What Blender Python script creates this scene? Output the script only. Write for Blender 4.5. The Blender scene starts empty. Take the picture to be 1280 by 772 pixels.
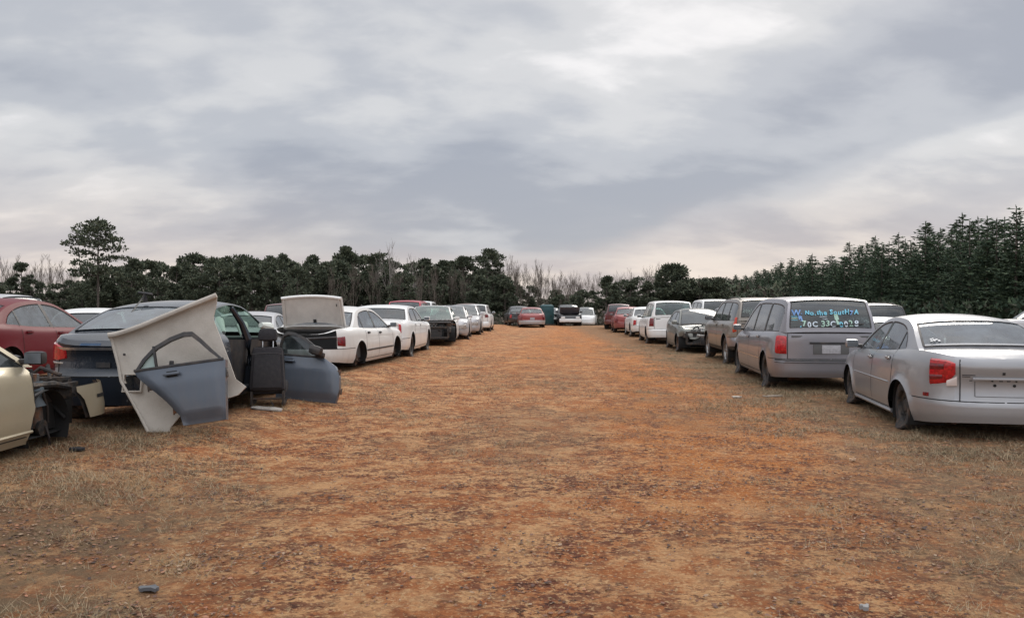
import bpy, bmesh, math, random
import numpy as np
from mathutils import Vector, Matrix, noise as mnoise
R = math.radians
rnd = random.Random(7)
scene = bpy.context.scene
COL = scene.collection

# ------------------------------------------------------------------ camera
cam_d = bpy.data.cameras.new('camera'); cam = bpy.data.objects.new('camera', cam_d); COL.objects.link(cam)
cam.location = (0, 0, 1.5); cam.rotation_euler = (R(90 - 0.23), 0, 0)
cam_d.sensor_width = 36; cam_d.lens = 28.0; cam_d.clip_start = 0.05; cam_d.clip_end = 5000
scene.camera = cam

# ------------------------------------------------------------------ world: overcast sky with streaked cloud deck
SUN_EL, SUN_AZ = 34.0, 24.0      # azimuth to the right of the view direction (+Y)
w = bpy.data.worlds.new('World'); scene.world = w; w.use_nodes = True
nt = w.node_tree; nt.nodes.clear()
def N(t, **k):
    n = nt.nodes.new(t)
    for a, b in k.items(): setattr(n, a, b)
    return n
def Lk(a, b): nt.links.new(a, b)
def mth(op, a, b=None, c=None, clamp=False):
    n = N('ShaderNodeMath', operation=op); n.use_clamp = clamp
    for i, v in enumerate((a, b, c)):
        if v is None: continue
        if isinstance(v, (int, float)): n.inputs[i].default_value = v
        else: Lk(v, n.inputs[i])
    return n.outputs[0]
def mixc(f, a, b, bt='MIX'):
    n = N('ShaderNodeMix', data_type='RGBA', blend_type=bt)
    for i, v in ((0, f), (6, a), (7, b)):
        if isinstance(v, (int, float)): n.inputs[i].default_value = v
        elif isinstance(v, tuple): n.inputs[i].default_value = (*v, 1)
        else: Lk(v, n.inputs[i])
    return n.outputs[2]
def smooth(v, a, b):
    n = N('ShaderNodeMapRange', interpolation_type='SMOOTHSTEP'); Lk(v, n.inputs[0])
    n.inputs[1].default_value = a; n.inputs[2].default_value = b
    return n.outputs[0]
out = N('ShaderNodeOutputWorld'); bg = N('ShaderNodeBackground'); Lk(bg.outputs[0], out.inputs[0])
sky = N('ShaderNodeTexSky', sky_type='NISHITA'); sky.sun_disc = False
sky.sun_elevation = R(SUN_EL); sky.sun_rotation = R(SUN_AZ)
skyc = mixc(1.0, sky.outputs[0], (0.10, 0.10, 0.10), 'MULTIPLY')
tc = N('ShaderNodeTexCoord'); sp = N('ShaderNodeSeparateXYZ'); Lk(tc.outputs['Generated'], sp.inputs[0])
X, Y, Z = sp.outputs
zz = mth('MAXIMUM', Z, 0.0)
den = mth('ADD', zz, 0.30)
px, py = mth('DIVIDE', X, den), mth('DIVIDE', Y, den)
def cloud(scale, sx, sy, rot, seed, detail=6, rough=.55, dist=0.4):
    cb = N('ShaderNodeCombineXYZ'); Lk(px, cb.inputs[0]); Lk(py, cb.inputs[1]); cb.inputs[2].default_value = seed
    mp = N('ShaderNodeMapping'); Lk(cb.outputs[0], mp.inputs[0])
    mp.inputs['Rotation'].default_value = (0, 0, R(rot)); mp.inputs['Scale'].default_value = (sx, sy, 1)
    nz = N('ShaderNodeTexNoise'); Lk(mp.outputs[0], nz.inputs['Vector'])
    nz.inputs['Scale'].default_value = scale; nz.inputs['Detail'].default_value = detail
    nz.inputs['Roughness'].default_value = rough; nz.inputs['Distortion'].default_value = dist
    return nz.outputs[0]
big = smooth(cloud(0.95, 1.0, 1.0, 20, 3.1, 4, .5, .3), .38, .62)
mid = smooth(cloud(2.4, 1.0, 1.6, -28, 8.2, 8, .50, .2), .28, .72)
fin = smooth(cloud(7.0, 1.0, 1.5, -24, 1.2, 7, .55, .25), .25, .75)
el = mth('ARCTAN2', Z, mth('POWER', mth('ADD', mth('MULTIPLY', X, X), mth('MULTIPLY', Y, Y)), .5))   # elevation
az = mth('ARCTAN2', X, Y)                                                                              # azimuth, right positive
# broad slate bank whose lower edge climbs towards the right
edge = mth('ADD', mth('MULTIPLY', mth('MAXIMUM', mth('SUBTRACT', az, .08), 0.0), .33), .052)
rel = mth('SUBTRACT', el, edge)
bank = mth('MULTIPLY', smooth(mth('SUBTRACT', mth('ADD', el, mth('MULTIPLY', mth('SUBTRACT', mid, .5), .035)), edge), -.012, .03),
           mth('SUBTRACT', 1.0, smooth(rel, .07, .20)))
bank = mth('MULTIPLY', bank, smooth(az, -.55, .05))
bright = mth('ADD', mth('MULTIPLY', big, .48), mth('ADD', mth('MULTIPLY', mid, .38), mth('MULTIPLY', fin, .14)))
bright = mth('SUBTRACT', bright, mth('MULTIPLY', bank, .50))
rampn = N('ShaderNodeValToRGB'); Lk(bright, rampn.inputs[0])
cr = rampn.color_ramp; cr.interpolation = 'EASE'
cr.elements[0].position = .02; cr.elements[0].color = (.385, .412, .475, 1)
cr.elements[1].position = .98; cr.elements[1].color = (.95, .93, .93, 1)
e = cr.elements.new(.40); e.color = (.53, .55, .595, 1)
e = cr.elements.new(.70); e.color = (.69, .695, .71, 1)
col = rampn.outputs[0]
warm = mth('MULTIPLY', mth('SUBTRACT', 1.0, smooth(el, .02, .20)), .85)
warmc = mixc(smooth(mid, 0., 1.), (.56, .50, .51), (.88, .76, .68))
col = mixc(mth('MULTIPLY', warm, mth('SUBTRACT', 1.0, mth('MULTIPLY', bank, .85))), col, warmc)
col = mixc(1.0, col, mixc(smooth(el, .42, 1.2), (1., 1., 1.), (2.9, 2.8, 2.7)), 'MULTIPLY')          # brighter towards the zenith
back = mth('ADD', mth('MULTIPLY', smooth(mth('MULTIPLY', Y, -1.0), -.1, .7), .75), 1.0)   # boost added to the unseen sky behind the camera, lights surfaces facing it
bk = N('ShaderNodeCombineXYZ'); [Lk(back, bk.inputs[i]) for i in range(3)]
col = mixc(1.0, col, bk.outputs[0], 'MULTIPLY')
col = mixc(.94, skyc, col)
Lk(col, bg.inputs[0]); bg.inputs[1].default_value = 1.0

sun_d = bpy.data.lights.new('sun', 'SUN'); sun = bpy.data.objects.new('sun', sun_d); COL.objects.link(sun)
sun_d.energy = 1.5; sun_d.angle = R(25); sun_d.color = (1, .93, .84)
_a, _e = R(SUN_AZ), R(SUN_EL)
sd = Vector((math.sin(_a)*math.cos(_e), math.cos(_a)*math.cos(_e), math.sin(_e)))
sun.rotation_euler = (-sd).to_track_quat('-Z', 'Y').to_euler(); sun.location = (0, 0, 60)

scene.view_settings.view_transform = 'Standard'; scene.view_settings.look = 'None'
scene.view_settings.exposure = 0.0; scene.view_settings.gamma = 1.0
scene.render.engine = 'CYCLES'
scene.cycles.max_bounces = 6; scene.cycles.transparent_max_bounces = 16

# ------------------------------------------------------------------ materials
MATS = {}
def mat(name, color, rough=.6, metal=0., coat=0., noise=None, bump=None, spec=.5, alpha=None):
    """noise = (scale, second colour, low, high); bump = (scale, strength)"""
    if name in MATS: return MATS[name]
    m = bpy.data.materials.new(name); m.use_nodes = True; t = m.node_tree; b = t.nodes['Principled BSDF']
    b.inputs['Base Color'].default_value = (*color, 1); b.inputs['Roughness'].default_value = rough
    b.inputs['Metallic'].default_value = metal; b.inputs['Coat Weight'].default_value = coat
    b.inputs['Coat Roughness'].default_value = .12; b.inputs['Specular IOR Level'].default_value = spec
    c = t.nodes.new('ShaderNodeTexCoord')
    if noise:
        n = t.nodes.new('ShaderNodeTexNoise'); n.inputs['Scale'].default_value = noise[0]; n.inputs['Detail'].default_value = 6
        n.inputs['Roughness'].default_value = .65
        r = t.nodes.new('ShaderNodeMapRange'); r.inputs[1].default_value = noise[2]; r.inputs[2].default_value = noise[3]
        x = t.nodes.new('ShaderNodeMix'); x.data_type = 'RGBA'
        x.inputs[6].default_value = (*color, 1); x.inputs[7].default_value = (*noise[1], 1)
        t.links.new(c.outputs['Object'], n.inputs['Vector']); t.links.new(n.outputs[0], r.inputs[0])
        t.links.new(r.outputs[0], x.inputs[0]); t.links.new(x.outputs[2], b.inputs['Base Color'])
    if bump:
        n = t.nodes.new('ShaderNodeTexNoise'); n.inputs['Scale'].default_value = bump[0]; n.inputs['Detail'].default_value = 5
        u = t.nodes.new('ShaderNodeBump'); u.inputs['Strength'].default_value = bump[1]; u.inputs['Distance'].default_value = .02
        t.links.new(c.outputs['Object'], n.inputs['Vector']); t.links.new(n.outputs[0], u.inputs['Height'])
        t.links.new(u.outputs[0], b.inputs['Normal'])
    MATS[name] = m
    return m

def paint(name, color, metal=.35, rough=.34, dirt=.35, coat=.55, spec=.5):
    """car paint with dust, grime that gathers low on the body and small blemishes"""
    key = 'paint_' + name
    if key in MATS: return MATS[key]
    m = bpy.data.materials.new(key); m.use_nodes = True; t = m.node_tree; b = t.nodes['Principled BSDF']; L = t.links.new
    c = t.nodes.new('ShaderNodeTexCoord')
    def nz(scale, det=6, ro=.6, vec=None):
        n = t.nodes.new('ShaderNodeTexNoise'); n.inputs['Scale'].default_value = scale; n.inputs['Detail'].default_value = det
        n.inputs['Roughness'].default_value = ro; L(vec or c.outputs['Object'], n.inputs['Vector']); return n.outputs[0]
    def mr(v, a, b_, c_=0., d=1.):
        n = t.nodes.new('ShaderNodeMapRange'); L(v, n.inputs[0])
        for i, q in enumerate((a, b_, c_, d)): n.inputs[i+1].default_value = q
        return n.outputs[0]
    def mul(a, b_):
        n = t.nodes.new('ShaderNodeMath'); n.operation = 'MULTIPLY'
        L(a, n.inputs[0])
        if isinstance(b_, float): n.inputs[1].default_value = b_
        else: L(b_, n.inputs[1])
        return n.outputs[0]
    def add(a, b_):
        n = t.nodes.new('ShaderNodeMath'); n.operation = 'ADD'; n.use_clamp = True; L(a, n.inputs[0]); L(b_, n.inputs[1]); return n.outputs[0]
    s = t.nodes.new('ShaderNodeSeparateXYZ'); L(c.outputs['Object'], s.inputs[0])
    mp = t.nodes.new('ShaderNodeMapping'); L(c.outputs['Object'], mp.inputs[0]); mp.inputs['Scale'].default_value = (1, 1, .25)
    low = mul(mr(s.outputs[2], .75, .15), mr(nz(7., 8, .7, mp.outputs[0]), .3, .7))
    film = mr(nz(2.3, 8, .7), .35, .75)
    streak = mr(nz(11., 4, .6, mp.outputs[0]), .50, .90)
    f = add(mul(low, dirt*1.3), add(mul(film, dirt*.35), mul(streak, dirt*.4)))
    x = t.nodes.new('ShaderNodeMix'); x.data_type = 'RGBA'; L(f, x.inputs[0])
    x.inputs[6].default_value = (*color, 1); x.inputs[7].default_value = (.205, .165, .13, 1)
    L(x.outputs[2], b.inputs['Base Color'])
    L(mr(f, 0, .7, rough, .85), b.inputs['Roughness']); L(mr(f, 0, .6, metal, 0.), b.inputs['Metallic'])
    L(mr(f, 0, .6, coat, 0.05), b.inputs['Coat Weight']); b.inputs['Coat Roughness'].default_value = .07; b.inputs['Specular IOR Level'].default_value = spec
    u = t.nodes.new('ShaderNodeBump'); u.inputs['Strength'].default_value = .12; u.inputs['Distance'].default_value = .02
    L(nz(3.0, 3), u.inputs['Height']); L(u.outputs[0], b.inputs['Normal'])
    MATS[key] = m
    return m

def glass(name, tint, dust=.12, dustc=(.30, .32, .32), rough=.04, refl=1.0):
    if name in MATS: return MATS[name]
    m = bpy.data.materials.new(name); m.use_nodes = True; t = m.node_tree; t.nodes.clear(); L = t.links.new
    o = t.nodes.new('ShaderNodeOutputMaterial')
    tr = t.nodes.new('ShaderNodeBsdfTransparent'); tr.inputs[0].default_value = (*tint, 1)
    gl = t.nodes.new('ShaderNodeBsdfGlossy'); gl.inputs['Roughness'].default_value = rough; gl.inputs[0].default_value = (refl,)*3 + (1,)
    lw = t.nodes.new('ShaderNodeLayerWeight'); lw.inputs[0].default_value = .5
    pw = t.nodes.new('ShaderNodeMath'); pw.operation = 'POWER'; L(lw.outputs['Facing'], pw.inputs[0]); pw.inputs[1].default_value = 3.6
    fr = t.nodes.new('ShaderNodeMapRange'); L(pw.outputs[0], fr.inputs[0]); fr.inputs[3].default_value = .07; fr.inputs[4].default_value = .95
    m1 = t.nodes.new('ShaderNodeMixShader'); L(fr.outputs[0], m1.inputs[0]); L(tr.outputs[0], m1.inputs[1]); L(gl.outputs[0], m1.inputs[2])
    df = t.nodes.new('ShaderNodeBsdfDiffuse'); df.inputs[0].default_value = (*dustc, 1)
    c = t.nodes.new('ShaderNodeTexCoord'); n = t.nodes.new('ShaderNodeTexNoise'); n.inputs['Scale'].default_value = 5; n.inputs['Detail'].default_value = 7
    L(c.outputs['Object'], n.inputs['Vector'])
    r = t.nodes.new('ShaderNodeMapRange'); L(n.outputs[0], r.inputs[0]); r.inputs[1].default_value = .3; r.inputs[2].default_value = .75
    r.inputs[3].default_value = dust*.5; r.inputs[4].default_value = dust*1.8
    m2 = t.nodes.new('ShaderNodeMixShader'); L(r.outputs[0], m2.inputs[0]); L(m1.outputs[0], m2.inputs[1]); L(df.outputs[0], m2.inputs[2])
    L(m2.outputs[0], o.inputs[0])
    MATS[name] = m
    return m

BLACK = mat('black_plastic', (.018, .018, .02), .5, noise=(9, (.07, .055, .045), .45, .8))
RUB = mat('tyre_rubber', (.022, .022, .023), .85, noise=(12, (.12, .075, .05), .45, .75), bump=(60, .3))
DARKM = mat('grimy_engine_metal', (.035, .034, .034), .6, .3, noise=(14, (.11, .075, .05), .45, .75), bump=(25, .6))
ALU = mat('dull_aluminium', (.34, .34, .34), .45, .8, noise=(12, (.12, .10, .08), .45, .7))
STEEL = mat('rusty_steel', (.10, .085, .075), .7, .5, noise=(14, (.17, .075, .035), .42, .65), bump=(30, .5))
CHROME = mat('chrome_trim', (.65, .65, .66), .22, .9, noise=(20, (.3, .28, .26), .5, .8))
UNDER = mat('underbody_black', (.012, .012, .012), .9)
CLOTHD = mat('charcoal_seat_cloth', (.024, .023, .027), .95, noise=(30, (.04, .038, .042), .4, .7), bump=(120, .4))
CLOTHG = mat('grey_seat_cloth', (.13, .125, .12), .95, noise=(20, (.20, .18, .16), .4, .7), bump=(120, .4))
TRIMG = mat('grey_cabin_plastic', (.10, .10, .10), .7)
REDL = mat('red_lamp_lens', (.50, .012, .018), .16, coat=.6, noise=(26, (.27, .006, .01), .42, .6))
REDD = mat('dark_red_lamp_lens', (.20, .008, .014), .2, coat=.5, noise=(22, (.09, .006, .01), .42, .6))
ORGL = mat('orange_red_lamp_lens', (.62, .07, .03), .2, coat=.5, noise=(22, (.4, .03, .02), .42, .6))
CLRL = mat('clear_lamp_lens', (.42, .38, .33), .18, .2, coat=.5, noise=(18, (.25, .2, .17), .4, .6))
AMBL = mat('amber_lens', (.5, .17, .03), .2, coat=.5)
GL = glass('window_glass', (.52, .60, .58), .16, (.33, .36, .37))
GLD = glass('dark_window_glass', (.16, .19, .19), .12, (.20, .24, .25))
GLG = glass('green_windshield_glass', (.55, .75, .66), .14, (.30, .40, .36))
GLB = glass('hazy_window_glass', (.30, .34, .36), .34, (.27, .30, .33))
PLATE = mat('worn_plate', (.40, .40, .42), .55, noise=(25, (.26, .26, .28), .4, .7))
AIRB = mat('airbag_cloth', (.62, .66, .62), .9, bump=(14, .6))

# ------------------------------------------------------------------ mesh helpers
def tag(o, label=None, cat=None, group=None, kind=None):
    if label: o['label'] = label
    if cat: o['category'] = cat
    if group: o['group'] = group
    if kind: o['kind'] = kind
    return o
def empty(name, loc, rz=0., rot=None):
    o = bpy.data.objects.new(name, None); COL.objects.link(o); o.location = loc
    o.rotation_euler = rot if rot else (0, 0, rz); o.empty_display_size = .3
    return o
class M:
    """collects geometry and links it as ONE mesh object"""
    def __init__(s): s.v = []; s.f = []; s.m = []; s.mats = []
    def mi(s, mt):
        if mt not in s.mats: s.mats.append(mt)
        return s.mats.index(mt)
    def add(s, vs, fs, mt):
        k = len(s.v); s.v += [tuple(p) for p in vs]; i = s.mi(mt)
        for f in fs: s.f.append(tuple(a + k for a in f)); s.m.append(i)
    def box(s, c, d, mt, rot=None, taper=0., ch=.12):
        """chamfered box; ch = chamfer as a share of the smallest side"""
        c = Vector(c); hx, hy, hz = d[0]/2, d[1]/2, d[2]/2; k = min(hx, hy, hz)*ch*2
        M_ = rot if rot is not None else Matrix.Identity(3)
        bm = bmesh.new(); bmesh.ops.create_cube(bm, size=2)
        for v in bm.verts:
            tz = 1 - taper*(v.co.z > 0)
            v.co = Vector((v.co.x*hx*tz, v.co.y*hy*tz, v.co.z*hz))
        if ch: bmesh.ops.bevel(bm, geom=bm.edges[:], offset=k, segments=2, affect='EDGES', profile=.6)
        bm.verts.ensure_lookup_table(); bm.verts.index_update()
        vs = [c + M_ @ v.co for v in bm.verts]; fs = [tuple(v.index for v in f.verts) for f in bm.faces]
        bm.free(); s.add(vs, fs, mt)
    def cyl(s, p0, p1, r, mt, r1=None, n=14, cap=True):
        p0, p1 = Vector(p0), Vector(p1); r1 = r if r1 is None else r1
        q = (p1-p0).to_track_quat('Z', 'Y')
        vs = [p0 + q @ Vector((r*math.cos(a), r*math.sin(a), 0)) for a in (2*math.pi*i/n for i in range(n))]
        vs += [p1 + q @ Vector((r1*math.cos(a), r1*math.sin(a), 0)) for a in (2*math.pi*i/n for i in range(n))]
        fs = [(i, (i+1) % n, n+(i+1) % n, n+i) for i in range(n)]
        if cap: fs += [tuple(range(n))[::-1], tuple(range(n, 2*n))]
        s.add(vs, fs, mt)
    def tube(s, pts, r, mt, n=8):
        pts = [Vector(p) for p in pts]; rr = r if isinstance(r, (list, tuple)) else [r]*len(pts); vs = []; fs = []
        for i, p in enumerate(pts):
            d = (pts[min(i+1, len(pts)-1)] - pts[max(i-1, 0)]).normalized(); q = d.to_track_quat('Z', 'Y')
            vs += [p + q @ Vector((rr[i]*math.cos(a), rr[i]*math.sin(a), 0)) for a in (2*math.pi*j/n for j in range(n))]
        for i in range(len(pts)-1):
            for j in range(n): fs.append((i*n+j, i*n+(j+1) % n, (i+1)*n+(j+1) % n, (i+1)*n+j))
        fs += [tuple(range(n))[::-1], tuple(range((len(pts)-1)*n, len(pts)*n))]
        s.add(vs, fs, mt)
    def grid(s, P, mt, flip=False):
        """P[i][j] points"""
        n, m = len(P), len(P[0]); vs = [p for row in P for p in row]; fs = []
        for i in range(n-1):
            for j in range(m-1):
                f = (i*m+j, i*m+j+1, (i+1)*m+j+1, (i+1)*m+j); fs.append(f[::-1] if flip else f)
        s.add(vs, fs, mt)
    def lathe(s, prof, c, mt, n=28, axis='Y'):
        """prof: (radius, offset along the axis)"""
        vs = []; fs = []; k = len(prof)
        for i in range(n):
            a = 2*math.pi*i/n
            for r, h in prof:
                vs.append((c[0]+r*math.cos(a), c[1]+h, c[2]+r*math.sin(a)) if axis == 'Y' else (c[0]+r*math.cos(a), c[1]+r*math.sin(a), c[2]+h))
        for i in range(n):
            for j in range(k-1):
                a, b = i*k+j, ((i+1) % n)*k+j; fs.append((a, b, b+1, a+1))
        s.add(vs, fs, mt)
    def build(s, name, parent=None, smooth_angle=38, merge=False, label=None):
        me = bpy.data.meshes.new(name); me.from_pydata([tuple(map(float, p)) for p in s.v], [], s.f)
        for mt in s.mats: me.materials.append(mt)
        me.polygons.foreach_set('material_index', s.m)
        if merge:
            bm = bmesh.new(); bm.from_mesh(me); bmesh.ops.remove_doubles(bm, verts=bm.verts, dist=1e-4)
            bmesh.ops.dissolve_degenerate(bm, dist=1e-5, edges=bm.edges[:])
            bm.to_mesh(me); bm.free()
        me.update()
        if smooth_angle:
            me.shade_smooth(); me.set_sharp_from_angle(angle=R(smooth_angle))
        o = bpy.data.objects.new(name, me); COL.objects.link(o)
        if parent: o.parent = parent
        if label: o['label'] = label
        return o
def pchip(pts):
    """monotone cubic through control points -> f(x)"""
    xs = np.array([p[0] for p in pts], float); ys = np.array([p[1] for p in pts], float)
    h = np.diff(xs); d = np.diff(ys)/h; m = np.zeros(len(xs))
    for i in range(1, len(xs)-1):
        if d[i-1]*d[i] > 0:
            w1, w2 = 2*h[i]+h[i-1], h[i]+2*h[i-1]; m[i] = (w1+w2)/(w1/d[i-1]+w2/d[i])
    m[0], m[-1] = d[0], d[-1]
    def f(x):
        if x <= xs[0]: return float(ys[0])
        if x >= xs[-1]: return float(ys[-1])
        i = int(np.searchsorted(xs, x)-1); t = (x-xs[i])/h[i]
        return float((2*t**3-3*t*t+1)*ys[i] + (t**3-2*t*t+t)*h[i]*m[i] + (-2*t**3+3*t*t)*ys[i+1] + (t**3-t*t)*h[i]*m[i+1])
    return f
def lin(pts):
    xs = [p[0] for p in pts]; ys = [p[1] for p in pts]
    return lambda x: float(np.interp(x, xs, ys))
def ss(a, b, x):
    t = np.clip((np.asarray(x, float)-a)/(b-a), 0, 1); return t*t*(3-2*t)
# ------------------------------------------------------------------ car shapes
# Local axes: X forward, Y left, Z up; origin on the ground below the middle of the car.
def spec(kind):
    if kind == 'compact':
        return dict(L=4.50, W=1.725, pr=6.5, qr=2.7, pf=7, qf=2.6, wb=(-1.33, 1.27), wr=.295, ra=.355,
            zbot=[(-2.25, .27), (-1.8, .22), (-1.0, .20), (1.0, .20), (1.9, .20), (2.25, .22)], bump=(.50, .55),
            sh=[(-2.25, .97), (-2.0, 1.03), (-1.62, 1.045), (-.6, .985), (.5, .94), (1.05, .905), (1.7, .83), (2.1, .73), (2.25, .64)],
            arch=[(-1.66, 1.04), (-1.40, 1.19), (-1.08, 1.325), (-.75, 1.385), (-.25, 1.405), (.15, 1.375), (.5, 1.255), (.85, 1.06), (1.12, .90)],
            win=[(-1.30, 1.00), (-1.13, 1.17), (-.88, 1.285), (-.6, 1.33), (-.25, 1.345), (.15, 1.315), (.5, 1.195), (.8, 1.02), (.98, .915)],
            wins=[(-1.27, -.98), (-.95, -.12), (-.05, .97)], lean=[(-1.6, 0), (-1.2, .12), (0, .22), (.6, .1), (1.0, 0)],
            doors=[(-1.02, -.08), (-.08, .98)], topx=(-1.02, .05), wsx=(.16, 1.10), rgx=(-1.60, -1.04), tum=.40, crown=.055, bowf=.20, bowr=-.16,
            trunk_y=.45, deck=-1.66, caprear=[(0, .02), (.12, .0), (.30, .0), (.36, .04), (.6, .055), (.90, .015), (1, .05)])
    if kind == 'saloon':      # large rounded saloon
        return dict(L=4.82, W=1.83, pr=8, qr=2.8, pf=7, qf=2.6, wb=(-1.42, 1.38), wr=.315, ra=.375,
            zbot=[(-2.41, .28), (-1.9, .22), (-1.0, .19), (1.0, .19), (2.0, .20), (2.41, .22)], bump=(.60, .55),
            sh=[(-2.41, .99), (-2.15, 1.05), (-1.75, 1.06), (-.6, .985), (.5, .945), (1.12, .92), (1.8, .84), (2.25, .74), (2.41, .65)],
            arch=[(-1.80, 1.06), (-1.50, 1.19), (-1.12, 1.325), (-.75, 1.39), (-.25, 1.415), (.15, 1.385), (.55, 1.255), (.92, 1.06), (1.22, .92)],
            win=[(-1.40, 1.02), (-1.22, 1.18), (-.92, 1.285), (-.6, 1.335), (-.25, 1.355), (.15, 1.325), (.55, 1.195), (.86, 1.02), (1.07, .93)],
            wins=[(-1.36, -1.02), (-.98, -.14), (-.05, 1.05)], lean=[(-1.7, 0), (-1.2, .14), (-.1, .2), (.6, .1), (1.1, 0)],
            doors=[(-1.08, -.09), (-.09, 1.05)], topx=(-1.06, .05), wsx=(.16, 1.20), rgx=(-1.74, -1.08), tum=.42, crown=.05, bowf=.22, bowr=-.18,
            trunk_y=.66, deck=-1.80, caprear=[(0, .02), (.2, .0), (.45, .0), (.5, .04), (.75, .05), (.93, .01), (1, .05)])
    if kind == 'sedan90':     # older soft-edged full-size car
        return dict(L=5.05, W=1.86, pr=9, qr=3.0, pf=8, qf=2.8, wb=(-1.38, 1.42), wr=.315, ra=.37,
            zbot=[(-2.52, .30), (-1.9, .24), (-1.0, .21), (1.0, .21), (2.0, .22), (2.52, .26)], bump=(.56, .54),
            sh=[(-2.52, .86), (-2.3, .95), (-1.7, .985), (-.6, .945), (.5, .92), (1.15, .90), (1.9, .85), (2.35, .78), (2.52, .69)],
            arch=[(-1.66, .985), (-1.40, 1.13), (-1.12, 1.30), (-.8, 1.37), (-.3, 1.40), (.1, 1.375), (.5, 1.25), (.85, 1.06), (1.18, .90)],
            win=[(-1.28, .97), (-1.14, 1.14), (-.95, 1.27), (-.7, 1.315), (-.3, 1.34), (.1, 1.315), (.5, 1.19), (.8, 1.02), (1.04, .92)],
            wins=[(-1.24, -.99), (-.95, -.15), (-.06, 1.02)], lean=[(-1.6, 0), (-1.1, .1), (0, .12), (.6, .08), (1.1, 0)],
            doors=[(-1.0, -.1), (-.1, 1.03)], topx=(-1.0, .02), wsx=(.13, 1.16), rgx=(-1.62, -1.12), tum=.38, crown=.05, bowf=.2, bowr=-.17,
            trunk_y=.72, deck=-1.68, caprear=[(0, .03), (.2, .0), (.44, .0), (.5, .05), (.8, .045), (1, .06)])
    if kind == 'town':        # boxy long luxury saloon
        return dict(L=5.40, W=1.97, pr=11, qr=3.2, pf=9, qf=3.0, wb=(-1.50, 1.48), wr=.335, ra=.385,
            zbot=[(-2.70, .30), (-2.0, .26), (-1.0, .22), (1.0, .22), (2.1, .22), (2.70, .26)], bump=(.58, .56),
            sh=[(-2.70, .95), (-2.5, 1.01), (-1.8, 1.045), (-.6, 1.0), (.5, .98), (1.15, .96), (1.9, .93), (2.45, .87), (2.70, .76)],
            arch=[(-1.70, 1.045), (-1.50, 1.17), (-1.25, 1.33), (-.9, 1.405), (-.3, 1.43), (.1, 1.41), (.5, 1.28), (.82, 1.10), (1.12, .96)],
            win=[(-1.30, 1.03), (-1.20, 1.18), (-1.02, 1.30), (-.8, 1.345), (-.3, 1.37), (.1, 1.35), (.5, 1.22), (.78, 1.06), (1.0, .98)],
            wins=[(-1.27, -1.02), (-.98, -.18), (-.09, .98)], lean=[(-1.6, 0), (-1.1, .08), (0, .08), (.6, .06), (1.1, 0)],
            doors=[(-1.05, -.13), (-.13, 1.0)], topx=(-1.1, .02), wsx=(.14, 1.10), rgx=(-1.66, -1.22), tum=.34, crown=.05, bowf=.18, bowr=-.14,
            trunk_y=.78, deck=-1.72, caprear=[(0, .03), (.2, .0), (.42, .0), (.48, .05), (.8, .05), (1, .07)])
    if kind == 'minivan':
        return dict(L=5.05, W=1.94, pr=16, qr=4.2, pf=8, qf=2.6, wb=(-1.55, 1.52), wr=.325, ra=.385,
            zbot=[(-2.52, .30), (-2.0, .27), (-1.0, .23), (1.0, .23), (2.1, .23), (2.52, .26)], bump=(.62, .55),
            sh=[(-2.52, 1.06), (-2.3, 1.09), (-1.0, 1.06), (.3, 1.02), (1.3, .99), (1.9, .90), (2.35, .78), (2.52, .68)],
            arch=[(-2.44, 1.08), (-2.37, 1.35), (-2.27, 1.58), (-2.12, 1.645), (-1.4, 1.675), (-.4, 1.685), (.15, 1.66), (.55, 1.52), (1.05, 1.20), (1.42, .98)],
            win=[(-2.33, 1.09), (-2.28, 1.35), (-2.20, 1.50), (-2.05, 1.555), (-1.4, 1.59), (-.4, 1.60), (.15, 1.58), (.55, 1.45), (1.02, 1.14), (1.25, .995)],
            wins=[(-2.26, -1.18), (-1.06, -.02), (.08, 1.22)], lean=[(-2.44, 0), (-2.0, .0), (-1.2, .05), (0, .06), (1.0, .05), (1.3, 0)],
            doors=[(-1.10, .03), (.03, 1.22)], topx=(-2.1, .1), wsx=(.24, 1.40), rgx=(-2.42, -2.22), tum=.24, crown=.05, bowf=.25, bowr=-.05,
            trunk_y=.74, deck=-2.44, caprear=[(0, .03), (.1, .0), (.36, .0), (.42, .05), (.9, .05), (1, .06)])
    if kind == 'suv':
        return dict(L=4.60, W=1.84, pr=16, qr=4.2, pf=10, qf=3.2, wb=(-1.32, 1.32), wr=.355, ra=.425,
            zbot=[(-2.30, .42), (-1.9, .40), (-1.0, .34), (1.0, .34), (2.0, .38), (2.30, .40)], bump=(.72, .68),
            sh=[(-2.30, 1.11), (-2.1, 1.13), (-1.0, 1.11), (.3, 1.09), (1.0, 1.08), (1.7, 1.04), (2.15, .96), (2.30, .84)],
            arch=[(-2.20, 1.13), (-2.14, 1.38), (-2.05, 1.58), (-1.9, 1.635), (-1.2, 1.67), (-.4, 1.675), (.05, 1.65), (.4, 1.52), (.75, 1.27), (1.0, 1.08)],
            win=[(-2.10, 1.14), (-2.05, 1.38), (-1.97, 1.51), (-1.83, 1.56), (-1.2, 1.595), (-.4, 1.60), (.05, 1.58), (.38, 1.46), (.7, 1.22), (.88, 1.10)],
            wins=[(-2.03, -1.24), (-1.14, -.30), (-.2, .84)], lean=[(-2.2, 0), (-1.9, 0), (-1.2, .04), (0, .06), (.8, .03), (.9, 0)],
            doors=[(-1.17, -.25), (-.25, .88)], topx=(-1.9, 0.), wsx=(.12, .98), rgx=(-2.18, -2.0), tum=.25, crown=.05, bowf=.14, bowr=-.05,
            trunk_y=.78, deck=-2.20, caprear=[(0, .05), (.1, .0), (.36, .0), (.42, .07), (.9, .06), (1, .06)])
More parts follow.
